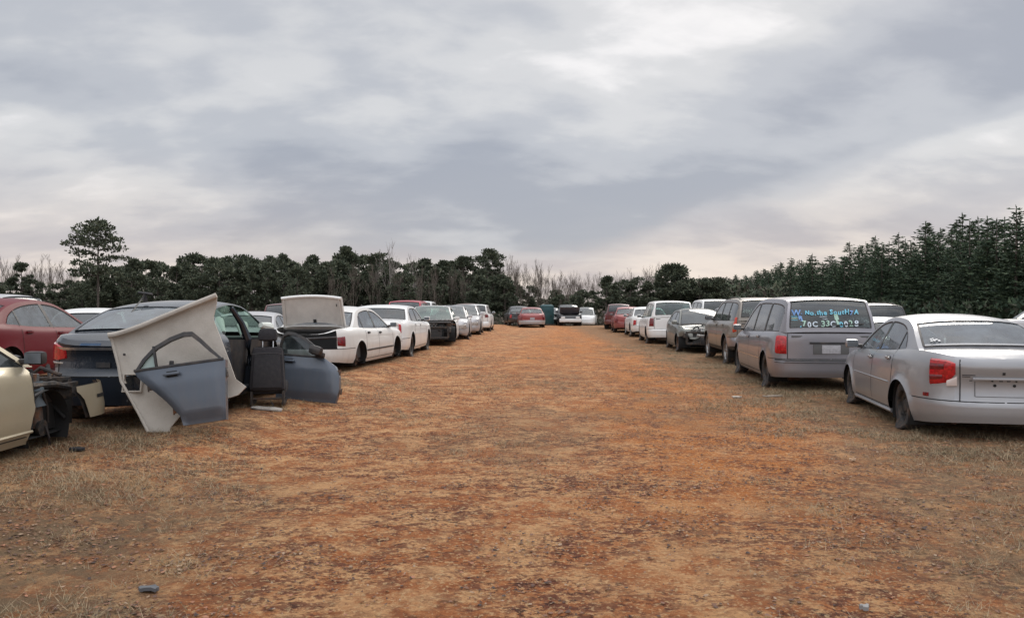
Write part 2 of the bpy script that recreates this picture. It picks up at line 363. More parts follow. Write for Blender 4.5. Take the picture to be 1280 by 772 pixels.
    if kind == 'hatch':
        s = spec('suv'); s = dict(s); k = .93
        s['L'] *= k; s['W'] *= .95; s['wb'] = tuple(v*k for v in s['wb']); s['wr'] = .30; s['ra'] = .36; s['deck'] *= k; s['trunk_y'] *= .95
        for key in ('zbot', 'sh', 'arch', 'win'):
            s[key] = [(x*k, z*(.88 if key != 'zbot' else .62)) for x, z in s[key]]
        for key in ('wins', 'doors'): s[key] = [(a*k, b*k) for a, b in s[key]]
        s['lean'] = [(x*k, v) for x, v in s['lean']]; s['bump'] = (.58, .56)
        for key in ('topx', 'wsx', 'rgx'): s[key] = tuple(v*k for v in s[key])
        return s

class Shape:
    def __init__(s, k):
        s.k = k; s.a = k['L']/2; s.w = k['W']/2
        s.zbot, s.sh, s.arch, s.win = pchip(k['zbot']), pchip(k['sh']), pchip(k['arch']), pchip(k['win'])
        s.lean = lin(k['lean'] + [(k['lean'][-1][0]+.05, 0)])
        s.cr = lin(k['caprear']); s.cf = lin([(0, .05), (.2, .0), (.42, .0), (.5, .03), (.8, .05), (1, .11)])
        s.side = lin([(0, .065), (.12, .02), (.25, .004), (.5, .0), (.62, .006), (.80, .020), (.90, .036), (.96, .060), (1, .095)])
        s.bz = lin([(-s.a, k['bump'][0]), (s.a, k['bump'][1])])
        # perimeter, rear centre -> front centre
        P = []
        for i in range(160):
            t = i/159; y = s.w*(.985*math.sin(t*math.pi/2)**.9); P.append((-s.a*(1-(y/s.w)**k['qr'])**(1/k['pr']), y))
        x0 = P[-1][0]; F = []
        for i in range(160):
            t = i/159; y = s.w*(.985*math.sin(t*math.pi/2)**.9); F.append((s.a*(1-(y/s.w)**k['qf'])**(1/k['pf']), y))
        x1 = F[-1][0]
        mid = [(x, s.hy(x)) for x in np.linspace(x0, x1, 160)[1:-1]]
        s.P = np.array(P + mid + F[::-1]); d = np.hypot(*np.diff(s.P, axis=0).T); s.S = np.concatenate([[0], np.cumsum(d)])
    def hy(s, x):
        k = s.k
        p, q = (k['pr'], k['qr']) if x < 0 else (k['pf'], k['qf'])
        return s.w*max(0., 1-min(1., abs(x/s.a))**p)**(1/q)
    def Sx(s, x): return float(np.interp(x, s.P[:, 0], s.S))
    def Sr(s, y): return float(np.interp(y, s.P[:160, 1], s.S[:160]))
    def Sf(s, y): return float(np.interp(-y, -s.P[-160:, 1], s.S[-160:]))
    def at(s, t):
        kind, v = t
        return {'x': s.Sx, 'r': s.Sr, 'f': s.Sf}[kind](v)
    def xy(s, S): return float(np.interp(S, s.S, s.P[:, 0])), float(np.interp(S, s.S, s.P[:, 1]))
    def nrm(s, x, y):
        k = s.k; p, q = (k['pr'], k['qr']) if x < 0 else (k['pf'], k['qf'])
        nx = p*abs(x/s.a)**(p-1)/s.a*(1 if x > 0 else -1); ny = q*abs(y/s.w)**(q-1)/s.w
        l = math.hypot(nx, ny) or 1.; return nx/l, ny/l
    def band(s, sd, S, z, off=0.):
        x, y = s.xy(S); nx, ny = s.nrm(x, y); zb, zt = s.zbot(x), s.sh(x)
        g = min(1., max(0., (z-zb)/(zt-zb))); c = nx*nx
        cap = s.cr(g) if x < 0 else s.cf(g)
        i = (1-c)*s.side(g) + c*cap - off
        return (x-nx*i, sd*(y-ny*i), z)
    def gh(s, sd, x, z, off=0.):
        S = s.Sx(x); x0, y, _ = s.band(1, S, s.sh(x)); dz = max(0., z-s.sh(x))
        return (x, sd*(y-.012-s.k['tum']*dz-.10*dz*dz+off), z)
    def lean_pt(s, x, f):
        """where the leaning column that stands on belt point x meets the curve f"""
        z = s.sh(x); k = s.lean(x)
        for _ in range(12): z = .5*z+.5*max(s.sh(x), f(x-k*(z-s.sh(x))))
        return x-k*(z-s.sh(x)), z

def make_wheel(root, sh, x, sd, style, sink=0.):
    r = sh.k['wr']; y = sd*(sh.hy(x)-.14); wd = .10
    if style == 'none': return
    if style == 'hub':     # only the brake drum is left
        m = M(); m.lathe([(0, -.06), (.06, -.06), (.07, -.02), (.135, -.02), (.14, .04), (.05, .05), (0, .05)], (x, sd*(sh.hy(x)-.16), r*.92), STEEL, 24)
        for i in range(5):
            a = i*1.2566; m.cyl((x+.055*math.cos(a), sd*(sh.hy(x)-.16), r*.92+.055*math.sin(a)), (x+.055*math.cos(a), sd*(sh.hy(x)-.06), r*.92+.055*math.sin(a)), .008, STEEL, n=6)
        m.build('brake_drum', root); return
    t = M()
    prof = [(r*.60, -wd*.8), (r*.70, -wd), (r*.93, -wd*.98), (r*.985, -wd*.78), (r, -wd*.4), (r, wd*.4), (r*.985, wd*.78), (r*.93, wd*.98), (r*.70, wd), (r*.60, wd*.8)]
    t.lathe(prof, (x, y, r+sink), RUB, 36)
    if sink or True:       # soft tyre: flattened where it stands
        t.v = [(a, b*(1+.10*max(0, 1-(c-sink)/.10)) if c-sink < .1 else b, max(c, sink+.012)) for a, b, c in t.v]
    tyre = t.build('wheel', root)
    m = M(); c = (x, y, r+sink); o = sd*wd
    rimm = {'alloy': ALU, 'steel': STEEL, 'dark': DARKM}[style]
    m.lathe([(r*.64, o*.95), (r*.60, o*.80), (r*.585, o*.3), (r*.58, -o*.6)], c, rimm, 32)
    m.lathe([(r*.585, o*.10), (.0, o*.02)], c, UNDER, 32)
    if style == 'alloy':
        for i in range(6):
            a = i*math.pi/3; ca, sa = math.cos(a), math.sin(a); q = Matrix(((ca, 0, -sa), (0, 1, 0), (sa, 0, ca)))
            m.box((x+ca*r*.33, y+o*.55, r+sink+sa*r*.33), (r*.50, .035, r*.16), rimm, q)
        m.lathe([(r*.16, o*.4), (r*.16, o*.72), (r*.11, o*.82), (0, o*.84)], c, rimm, 20)
    else:
        m.lathe([(r*.585, o*.55), (r*.50, o*.42), (r*.30, o*.40), (r*.24, o*.62), (r*.14, o*.66), (0, o*.66)], c, rimm, 28)
        for i in range(8):
            a = i*math.pi/4; m.lathe([(.022, o*.50), (0, o*.50)], (x+math.cos(a)*r*.40, y, r+sink+math.sin(a)*r*.40), UNDER, 8)
    rim = m.build('rim', tyre)

def make_car(name, label, cat, group, kind, loc, head, pm, z=0., tilt=(0., 0.), remove=(), wheels=('steel',)*4, sink=0., sideglass=None, liner=None, flare=.008, lamps=(), glassm=None,
             cols=None, plate=False, interior=CLOTHG, black_b=True, side_trim=None, rocker=None, mirrors=True, detail=True, rails=False, handles=True, bump_m=None):
    sideglass = sideglass or glassm or GL; liner = liner or TRIMG
    """wheels: rear left, rear right, front left, front right; head: degrees counter-clockwise from +Y"""
    k = spec(kind) if isinstance(kind, str) else kind
    sh = Shape(k); a = sh.a; glassm = glassm or GL
    root = empty(name, (loc[0], loc[1], z), rot=(R(tilt[0]), R(tilt[1]), R(90+head)))
    tag(root, label, cat, group)
    xA, xC = k['arch'][-1][0], k['arch'][0][0]
    # --- columns -----------------------------------------------------
    cap = [0, .22, .42, .58, .70, .79, .86, .91, .95]
    cols_ = [('c', -1, sh.Sr(sh.w*f)) for f in cap]
    xr, xf = sh.xy(cols_[-1][2])[0], sh.xy(sh.Sf(sh.w*cap[-1]))[0]
    must = [xA, xC] + [v for d in k['doors'] for v in d] + [v for d in k['wins'] for v in d] + list(k['topx']) + list(k['wsx']) + list(k['rgx'])
    for p in k['arch'][1:4]: must.append(p[0])
    for i in range(1, 4):
        must += [k['arch'][0][0] + (k['arch'][1][0]-k['arch'][0][0])*i/4]
    xs = list(np.arange(xr+.06, xf-.05, .075 if detail else .12))
    for xw in k['wb']: xs += list(np.arange(xw-k['ra']-.06, xw+k['ra']+.07, .045 if detail else .07))
    xs += must
    fixed = set(round(v, 4) for v in must)
    capx = [sh.xy(c[2])[0] for c in cols_] + [sh.xy(sh.Sf(sh.w*f))[0] for f in cap]
    xs = sorted(xs, key=lambda v: (round(v, 4) not in fixed))
    keep = []
    for v in xs:
        tol = .004 if round(v, 4) in fixed else .022
        if all(abs(v-u) > tol for u in keep) and all(abs(v-u) > .006 for u in capx): keep.append(v)
    Ss = sorted([c[2] for c in cols_] + [sh.Sf(sh.w*f) for f in cap] + [sh.Sx(v) for v in keep])
    nlo, nhi = (7, 8) if detail else (5, 5)
    parts = {}
    def P(n):
        if n not in parts: parts[n] = M()
        return parts[n]
    S_tr = sh.Sr(k['trunk_y']); hatch = kind in ('minivan', 'suv', 'hatch')
    tl = 'tailgate' if hatch else 'trunk_lid'
    def band_part(x, S, zc, up, sd):
        if not up and x < k['wb'][0]-k['ra']*.6: return 'rear_bumper'
        if not up and x > k['wb'][1]+k['ra']*.6: return 'front_bumper'
        if up and S < S_tr: return tl
        for i, (d0, d1) in enumerate(k['doors']):
            if d0 < x < d1 and zc > sh.zbot(x)+.07: return ('rear_door', 'front_door')[i] + ('_L' if sd > 0 else '_R')
        if x > k['doors'][1][1] and zc > .2: return 'front_fender'
        return 'body'
    for sd in (1, -1):
        G = []
        for S in Ss:
            x = sh.xy(S)[0]; zb, zm, zt = sh.zbot(x), sh.bz(x), sh.sh(x)
            rows = [zb+(zm-zb)*i/nlo for i in range(nlo)] + [zm+(zt-zm)*i/nhi for i in range(nhi+1)]
            G.append([[S, x, zz_, False] for zz_ in rows])
        for xw in k['wb']:
            zc = k['wr']+.015
            for row in G:
                for v in row:
                    if math.hypot(v[1]-xw, v[2]-zc) < k['ra']: v[3] = (xw, zc)
        ncol, nrow = len(G), nlo+nhi+1
        faces = []
        for i in range(ncol-1):
            for j in range(nrow-1):
                q = (G[i][j], G[i+1][j], G[i+1][j+1], G[i][j+1])
                if all(v[3] for v in q): continue
                xc = sum(v[1] for v in q)/4; zc = sum(v[2] for v in q)/4
                faces.append((i, j, band_part(xc, (q[0][0]+q[1][0])/2, zc, j >= nlo, sd)))
        pos = {}
        for i in range(ncol):
            for j in range(nrow):
                S, x, zz_, ins = G[i][j]
                if ins:
                    dx, dz = x-ins[0], zz_-ins[1]; l = math.hypot(dx, dz) or 1e-6; x = ins[0]+dx/l*k['ra']; zz_ = ins[1]+dz/l*k['ra']; S = sh.Sx(x)
                lip = flare*math.exp(-((math.hypot(x-k['wb'][0], zz_-k['wr'])-k['ra'])/.04)**2) + flare*math.exp(-((math.hypot(x-k['wb'][1], zz_-k['wr'])-k['ra'])/.04)**2)
                pos[i, j] = sh.band(sd, S, zz_, lip*(1 if abs(x) < a*.85 else 0))
        for i, j, pn in faces:
            v = [pos[i, j], pos[i+1, j], pos[i+1, j+1], pos[i, j+1]]
            mt = pm
            if bump_m and pn in ('rear_bumper', 'front_bumper'): mt = bump_m
            if rocker and j < 2: mt = rocker
            P(pn).add(v, [(0, 1, 2, 3) if sd < 0 else (3, 2, 1, 0)], mt)
    # --- greenhouse and top loft ---------------------------------------
    E = {1: [], -1: []}; info = []
    for S in Ss:
        x = sh.xy(S)[0]; ing = xC-1e-6 <= x <= xA+1e-6 and S > sh.Sr(sh.w*.5)
        info.append((x, ing))
        for sd in (1, -1):
            if ing:
                xt, zt = sh.lean_pt(x, sh.arch); E[sd].append(sh.gh(sd, x, zt)); E[sd][-1] = (xt, E[sd][-1][1], zt)
            else: E[sd].append(sh.band(sd, S, sh.sh(x)))
    def ghpt(sd, x, f, off=0.):
        """f: 0 belt .. 1 window top, 2 roof edge"""
        zb = sh.sh(x); xw, zw = sh.lean_pt(x, sh.win); zw = max(zw, zb); xt, zt = sh.lean_pt(x, sh.arch)
        if f <= 1: xx, zz_ = x+(xw-x)*f, zb+(zw-zb)*f
        else: xx, zz_ = xw+(xt-xw)*(f-1), zw+(zt-zw)*(f-1)
        p = sh.gh(sd, x, zz_, off); return (xx, p[1], zz_)
    fr = [0, .03, .2, .4, .6, .8, 1, 1.35, 1.7, 2]
    wi = {}
    for sd in (1, -1):
        for i in range(len(Ss)-1):
            (x0, g0), (x1, g1) = info[i], info[i+1]
            if not (g0 and g1): continue
            xc = (x0+x1)/2; wn = None; pill = False
            for q, (w0, w1) in enumerate(k['wins']):
                if w0 < xc < w1: wn = q
            for q in range(len(k['wins'])-1):
                if k['wins'][q][1] < xc < k['wins'][q+1][0]: pill = True
            dn = None
            for q, (d0, d1) in enumerate(k['doors']):
                if d0 < xc < d1: dn = ('rear_door', 'front_door')[q] + ('_L' if sd > 0 else '_R')
            for j in range(len(fr)-1):
                f0, f1 = fr[j], fr[j+1]
                isg = wn is not None and 0 < j and f1 <= 1
                o = -.006 if isg else 0.
                v = [ghpt(sd, x0, f0, o), ghpt(sd, x1, f0, o), ghpt(sd, x1, f1, o), ghpt(sd, x0, f1, o)]
                if max(abs(v[0][2]-v[3][2]), abs(v[1][2]-v[2][2])) < 1e-4: continue
                face = [(0, 1, 2, 3) if sd < 0 else (3, 2, 1, 0)]
                if isg:
                    hd = dn if dn else 'body'
                    if wn == 0 and len(k['wins']) == 3 and not dn: hd = 'body'
                    wi.setdefault((sd, wn, hd), M()).add(v, face, sideglass)
                else:
                    mt = BLACK if (pill and black_b and f1 <= 1) or (j == 0 and wn is not None) else pm
                    P(dn if dn and f1 <= 1.7 else 'body').add(v, face, mt)
    qs = [-1, -.965, -.9, -.75, -.55, -.3, 0, .3, .55, .75, .9, .965, 1]
    bow = lin([(-a, 0), (k['deck']-.25 if not hatch else -a+.03, 0), (xC, k['bowr']), (k['topx'][0], k['bowr']*.6), (k['topx'][0]+.4, 0), (k['topx'][1]-.3, 0), (k['topx'][1], k['bowf']*.5), (xA, k['bowf']), (xA+.6, 0), (a, 0)])
    crn = lin([(-a, .005), (-a+.2, .03), (xC, .03), (k['topx'][0], k['crown']), (k['topx'][1], k['crown']), (xA, .035), (xA+.3, .05), (a-.3, .05), (a, .01)])
    def top(i, q):
        l = E[1][i]; x = info[i][0]
        return (l[0]+bow(x)*(1-q*q), q*l[1], l[2]+crn(x)*(1-abs(q)**2.6))
    for i in range(len(Ss)-1):
        x0, x1 = info[i][0], info[i+1][0]; xc = (x0+x1)/2
        for j in range(len(qs)-1):
            qc = abs(qs[j]+qs[j+1])/2; v = [top(i, qs[j]), top(i+1, qs[j]), top(i+1, qs[j+1]), top(i, qs[j+1])]
            if i == 0: v = [v[0], v[1], v[2], v[3]]
            pn, mt = 'body', pm
            if k['wsx'][0] < xc < k['wsx'][1]-.03 and qc < .93: pn, mt = 'windshield', GLG if glassm is GLG else GLD if glassm is GLD else GL
            elif k['rgx'][0]+(.005 if hatch else .03) < xc < k['rgx'][1] and qc < (.93 if not hatch else .9): pn, mt = 'rear_window', glassm
            elif xc > xA: pn = 'hood' if qc < .93 and x1 < a-.02 else 'front_fender'
            elif k['wsx'][1]-.03 <= xc <= xA: mt = BLACK
            elif xc < xC: pn = tl if qc < .9 else 'body'
            if hatch and k['rgx'][0] < xc < k['rgx'][1]+.06 and pn == 'body': pn = tl
            P(pn).add(v, [(0, 3, 2, 1)], mt)
    # --- underbody, wells, cabin ------------------------------------------
    u = M(); sec = np.linspace(-a*.96, a*.96, 14)
    u.grid([[(x, q*(sh.hy(x)-.07), sh.zbot(x)+.03) for q in (-1, -.5, 0, .5, 1)] for x in sec], UNDER)
    for xw in k['wb']:
        for sd in (1, -1):
            ro = k['ra']+.004; n = 18
            ang = [R(-25)+R(230)*t/n for t in range(n+1)]; yo, yi = sd*(sh.hy(xw)-.03), sd*(sh.hy(xw)-.42)
            u.grid([[(xw+ro*math.cos(t), y_, k['wr']+.015+ro*math.sin(t)) for y_ in (yo, yi)] for t in ang], UNDER)
            u.grid([[(xw+r_*math.cos(t), yi, k['wr']+.015+r_*math.sin(t)) for r_ in (0, ro)] for t in ang], UNDER)
    if detail:
        for xw in k['wb']: u.cyl((xw, -sh.hy(xw)+.2, k['wr']), (xw, sh.hy(xw)-.2, k['wr']), .04, STEEL)
        u.tube([(-.2, .2, sh.zbot(0)), (-a*.55, .25, sh.zbot(0)-.01), (-a*.9, .45, sh.zbot(0)+.06)], .035, STEEL)
        u.cyl((-a*.78, .15, .30), (-a*.78, .62, .30), .10, STEEL)
    u.build('underbody', root)
    yi = lambda x: sh.hy(x)-.13
    c = M()
    xx = np.linspace(xC+.02, xA+.05, 10); zf = sh.zbot(0)+.10
    c.grid([[(x, -yi(x), sh.sh(x)-.05), (x, -yi(x)+.03, zf), (x, yi(x)-.03, zf), (x, yi(x), sh.sh(x)-.05)] for x in xx], liner)
    c.grid([[(xA+.05, q*yi(xA), zf), (xA+.05, q*yi(xA), sh.sh(xA)-.02)] for q in (-1, 1)], liner)
    c.grid([[(xC+.02, q*yi(xC), zf), (xC+.02, q*yi(xC), sh.sh(xC)-.03)] for q in (-1, 1)], liner)
    c.box((xC+.22 if not hatch else xC+.2, 0, sh.sh(xC)-.06), (.44, 2*yi(xC), .03), TRIMG)      # parcel shelf
    c.box((xA-.18, 0, sh.sh(xA)-.10), (.46, 2*yi(xA)-.05, .22), BLACK, ch=.3)                    # dashboard
    c.build('cabin_lining', root)
    xs0 = k['doors'][0][1]+.12
    if interior and detail:
        for sd in (1, -1):
            if ('seat_R' in remove and sd < 0): continue
            s_ = M(); s_.box((xs0+.28, sd*.36, zf+.24), (.5, .48, .2), interior, ch=.35)
            s_.box((xs0, sd*.36, zf+.57), (.16, .47, .62), interior, Matrix.Rotation(R(-14), 3, 'Y'), ch=.35)
            s_.box((xs0-.10, sd*.36, zf+.95), (.11, .27, .17), interior, ch=.4)
            s_.build('seat', root)
        s_ = M(); s_.box((xs0-.72, 0, zf+.22), (.46, 1.25, .2), interior, ch=.35); s_.box((xs0-1.0, 0, zf+.5), (.15, 1.25, .55), interior, Matrix.Rotation(R(-18), 3, 'Y'), ch=.35)
        for q in (-.38, .38): s_.box((xs0-1.1, q, zf+.82), (.1, .26, .13), interior, ch=.4)
        s_.build('rear_seat', root)
        s_ = M(); cx = Vector((xs0+.72, .36, sh.sh(xA)-.03)); rot = Matrix.Rotation(R(-62), 3, 'Y')
        ring = [cx+rot @ Vector((.18*math.cos(t), .18*math.sin(t), 0)) for t in np.linspace(0, 2*math.pi, 25)]
        s_.tube(ring, .014, BLACK); s_.box(cx, (.14, .1, .05), BLACK, rot); s_.tube([cx, (xA-.1, .36, sh.sh(xA)-.12)], .03, BLACK)
        s_.build('steering_wheel', root)
    # --- seams and trim (part of the body mesh) --------------------------------
    B = P('body')
    def ribbon(pts, wd, mt, m=None):
        """pts: (point, across) pairs"""
        (m or B).grid([[tuple(Vector(p)-Vector(c_)*wd/2), tuple(Vector(p)+Vector(c_)*wd/2)] for p, c_ in pts], mt)
    def vseam(sd, x, z0, z1, wd=.011):
        n = 10; pts = []
        for i in range(n+1):
            zz_ = z0+(z1-z0)*i/n
            if any(math.hypot(x-xw, zz_-k['wr']-.015) < k['ra']+.005 for xw in k['wb']): continue
            pts.append((sh.band(sd, sh.Sx(x), zz_, .0025), (1, 0, 0)))
        if len(pts) > 1: ribbon(pts, wd, UNDER)
    def hseam(sd, A_, B_, zf_, wd=.011, mt=UNDER, off=.0025, n=24, m=None):
        s0, s1 = sh.at(A_), sh.at(B_); z_ = zf_ if callable(zf_) else (lambda x: zf_)
        pts = []
        for i in range(n+1):
            S = s0+(s1-s0)*i/n; x = sh.xy(S)[0]
            if any(math.hypot(x-xw, z_(x)-k['wr']-.015) < k['ra']+.005 for xw in k['wb']):
                if len(pts) > 1: ribbon(pts, wd, mt, m)
                pts = []; continue
            pts.append((sh.band(sd, S, z_(x), off), (0, 0, 1)))
        if len(pts) > 1: ribbon(pts, wd, mt, m)
    for sd in (1, -1):
        for q, (d0, d1) in enumerate(k['doors']):
            lab = ('rear_door', 'front_door')[q] + ('_L' if sd > 0 else '_R')
            if lab in remove: continue
            vseam(sd, d0, sh.zbot(d0)+.075, sh.sh(d0)); vseam(sd, d1, sh.zbot(d1)+.075, sh.sh(d1))
            hseam(sd, ('x', d0), ('x', d1), lambda x: sh.zbot(x)+.075)
        hseam(sd, ('r', .01), ('x', k['wb'][0]-k['ra']), lambda x: sh.bz(x))
        hseam(sd, ('f', .01), ('x', k['wb'][1]+k['ra']), lambda x: sh.bz(x))
        vp = [(sh.band(sd, S_tr, zz_, .0025), (0, 1, 0)) for zz_ in np.linspace(sh.bz(-a), sh.sh(-a)-.005, 8)]
        ribbon(vp, .012, UNDER)
        if side_trim: hseam(sd, ('x', k['wb'][0]+k['ra']), ('x', k['wb'][1]-k['ra']), side_trim[0], side_trim[1], side_trim[2], .010)
        if black_b:
            for f_, w_ in ((1, .022),):
                for q, (w0, w1) in enumerate(k['wins']):
                    pp = [(ghpt(sd, x, f_, .002), (0, 0, 1)) for x in np.linspace(w0, w1, 14) if sh.lean_pt(x, sh.win)[1] > sh.sh(x)+.01]
                    if len(pp) > 1 and not any(n_ in remove for n_ in (['rear_door_R', 'front_door_R'] if sd < 0 else [])): ribbon(pp, w_, BLACK)
    # dark gasket round windshield and rear glass
    for (i0, i1) in ((k['wsx'][0], k['wsx'][1]), (k['rgx'][0], k['rgx'][1])):
        idx = [i for i in range(len(Ss)) if i0-1e-4 <= info[i][0] <= i1+1e-4 and info[i][1]]
        if len(idx) < 2: continue
        for sg in (-1, 1):
            B.grid([[tuple(Vector(top(i, sg*qv))+Vector((0, 0, .003))) for qv in (.90, .935)] for i in idx], BLACK)
        for ii in (idx[0], idx[-1]):
            B.grid([[tuple(Vector(top(ii, q))+Vector((d_, 0, .006))) for d_ in (-.026, .026)] for q in np.linspace(-.93, .93, 11)], BLACK)
    if rocker:
        pass
    # --- build meshes ------------------------------------------------------
    objs = {}
    for pn, m in parts.items():
        if pn in remove or pn.replace('_L', '').replace('_R', '') in remove: continue
        nm = pn[:-2] if pn[-2:] in ('_L', '_R') else pn
        o = m.build(nm, root, merge=True); objs[pn] = o
    for (sd, wn, hd), m in wi.items():
        if hd in remove: continue
        m.build('window', objs.get(hd, root) if hd != 'body' else objs['body'], merge=True)
    # --- wheels, lamps, mirrors, handles, plate --------------------------------
    for st, (x, sd) in zip(wheels, ((k['wb'][0], 1), (k['wb'][0], -1), (k['wb'][1], 1), (k['wb'][1], -1))):
        make_wheel(root, sh, x, sd, st, sink)
    for lp in lamps:
        nm, mt, pts = lp[:3]; off = lp[3] if len(lp) > 3 else .014; sides = lp[4] if len(lp) > 4 else (1, -1)
        for sd in sides:
            m = M(); Sv = [sh.at(p[0]) for p in pts]; lo = [p[1] for p in pts]; hi = [p[2] for p in pts]
            n = max(6, int((Sv[-1]-Sv[0])/.035)); us = [0, .03] + list(np.linspace(.1, .9, n)) + [.97, 1]; vs_ = [0, .06, .25, .5, .75, .94, 1]
            rows = []
            for u_ in us:
                S = Sv[0]+(Sv[-1]-Sv[0])*u_; l_, h_ = np.interp(S, Sv, lo), np.interp(S, Sv, hi); row = []
                for v_ in vs_:
                    edge_ = u_ in (0, 1) or v_ in (0, 1)
                    row.append(sh.band(sd, S, l_+(h_-l_)*v_, -.004 if edge_ else off*(1-.3*(2*v_-1)**2)))
                rows.append(row)
            m.grid(rows, mt); m.build(nm, root, smooth_angle=50)
    if mirrors and detail:
        for sd in (1, -1):
            if mirrors == 'right' and sd > 0: continue
            x = xA-.16; p = sh.gh(sd, x, sh.sh(x)+.05); m = M()
            m.box((x+.02, p[1]+sd*.135, sh.sh(x)+.085), (.09, .185, .125), BLACK if mirrors == 'black' else pm, ch=.42)
            m.box((x+.02, p[1]+sd*.03, sh.sh(x)+.05), (.07, .09, .05), BLACK, ch=.3)
            m.box((x-.032, p[1]+sd*.135, sh.sh(x)+.085), (.004, .15, .095), GLB, ch=.0)
            m.build('wing_mirror', root)
    if handles and detail:
        for sd in (1, -1):
            for q, (d0, d1) in enumerate(k['doors']):
                lab = ('rear_door', 'front_door')[q] + ('_L' if sd > 0 else '_R')
                if lab in remove or lab not in objs: continue
                x = d0+.13; x += .06 if q == 0 else 0; zz_ = sh.sh(x)-.10; p = sh.band(sd, sh.Sx(x), zz_, .016); m = M()
                m.box(p, (.17, .022, .032), handles if not isinstance(handles, bool) else pm, ch=.4); 
                m.box((p[0], p[1]-sd*.015, p[2]+.0), (.13, .012, .05), UNDER, ch=.3); m.build('handle', objs[lab])
    if plate:
        yz = plate if isinstance(plate, tuple) else (0., .72)
        p = sh.band(1, 0., yz[1], .006); m = M(); m.box((p[0]-.004, yz[0], yz[1]), (.008, .31, .16), PLATE, ch=.1); m.build('license_plate', root)
    if rails:
        for sd in (1, -1):
            m = M(); xx = np.linspace(k['topx'][0]+.1, k['topx'][1]-.2, 8); pts = []
            for i, x in enumerate(xx):
                xt, zt = sh.lean_pt(x, sh.arch); p = sh.gh(sd, x, zt); pts.append((xt, p[1]-sd*.07, zt+(.045 if 0 < i < 7 else .01)))
            m.tube(pts, .014, BLACK); m.build('roof_rail', root)
    root['_'] = 0; del root['_']
    return root, sh, objs
# ------------------------------------------------------------------ ground: one sheet out past the horizon
nrng = np.random.RandomState(5)
def vnoise(x, y, seed=0):
    """smooth value noise on arrays, -1..1"""
    x = np.asarray(x, float); y = np.asarray(y, float)
    xi, yi = np.floor(x).astype(np.int64), np.floor(y).astype(np.int64); xf, yf = x-xi, y-yi
    def h(a, b):
        n = (a*374761393 + b*668265263 + seed*2147483647) & 0xffffffff
        n = ((n ^ (n >> 13))*1274126177) & 0xffffffff; n = n ^ (n >> 16)
        return (n & 0xffff)/32767.5-1
    u, v = xf*xf*(3-2*xf), yf*yf*(3-2*yf)
    return (h(xi, yi)*(1-u)+h(xi+1, yi)*u)*(1-v) + (h(xi, yi+1)*(1-u)+h(xi+1, yi+1)*u)*v
def left_edge(y): return np.interp(y, [0, 9, 17, 26, 30, 50, 60], [-3.2, -3.3, -2.9, -2.3, -1.9, -1.0, -.6])
def ground_z(x, y):
    x = np.asarray(x, float); y = np.asarray(y, float)
    z = .12*ss(.9, -.3, x-left_edge(y))*ss(70, 55, y)
    z = z - 3.2*ss(60, 100, y)*ss(40, 30, x)
    near = ss(60, 25, y)
    z = z + .018*vnoise(x*.7, y*.7, 1)*near + .010*vnoise(x*2.1, y*2.1, 2)*near
    # shallow wheel ruts along the lane
    c = 1.1+.045*y
    for o in (-.85, .85, 2.4, -2.3): z = z - .018*np.exp(-((x-c-o)/.28)**2)*near*(.6+.5*vnoise(x*.3, y*.25, 4))
    return z
def gz(x, y): return float(ground_z(x, y))
def axis(segs):
    out = []
    for a, b, d in segs: out += list(np.arange(a, b, d))
    return np.array(out + [segs[-1][1]])
gx = axis([(-1600, -200, 200), (-200, -60, 20), (-60, -14, 2), (-14, -7, .25), (-7, 8.5, .05), (8.5, 16, .25), (16, 60, 2), (60, 200, 20), (200, 1600, 200)])
gy = axis([(-200, -20, 30), (-20, 1.5, 1.), (1.5, 9.5, .045), (9.5, 20, .14), (20, 64, .5), (64, 110, 2), (110, 300, 20), (300, 2400, 300)])
GX, GY = np.meshgrid(gx, gy); GZ = ground_z(GX, GY)
fine = ss(22, 7, GY)*ss(9.5, 7, np.abs(GX-.7))
cl = vnoise(GX*9, GY*9, 11)*.55 + vnoise(GX*19+3, GY*19, 12)*.35
rough = np.clip(.5+.7*vnoise(GX*.9, GY*.9, 13), 0, 1)
GZ = GZ + fine*(.010*np.clip(cl-.05, 0, 1)*(.4+rough) + .0035*vnoise(GX*31, GY*31, 14))
me = bpy.data.meshes.new('ground'); nx, ny = len(gx), len(gy)
me.vertices.add(nx*ny); me.vertices.foreach_set('co', np.stack([GX, GY, GZ], -1).astype(np.float32).ravel())
idx = np.arange(nx*ny).reshape(ny, nx); q = np.stack([idx[:-1, :-1], idx[:-1, 1:], idx[1:, 1:], idx[1:, :-1]], -1).reshape(-1, 4)
me.loops.add(q.size); me.loops.foreach_set('vertex_index', q.ravel().astype(np.int32))
me.polygons.add(len(q)); me.polygons.foreach_set('loop_start', np.arange(0, q.size, 4, dtype=np.int32)); me.polygons.foreach_set('loop_total', np.full(len(q), 4, dtype=np.int32))
me.update(calc_edges=True); me.shade_smooth()
ground = bpy.data.objects.new('ground', me); COL.objects.link(ground); tag(ground, kind='structure')

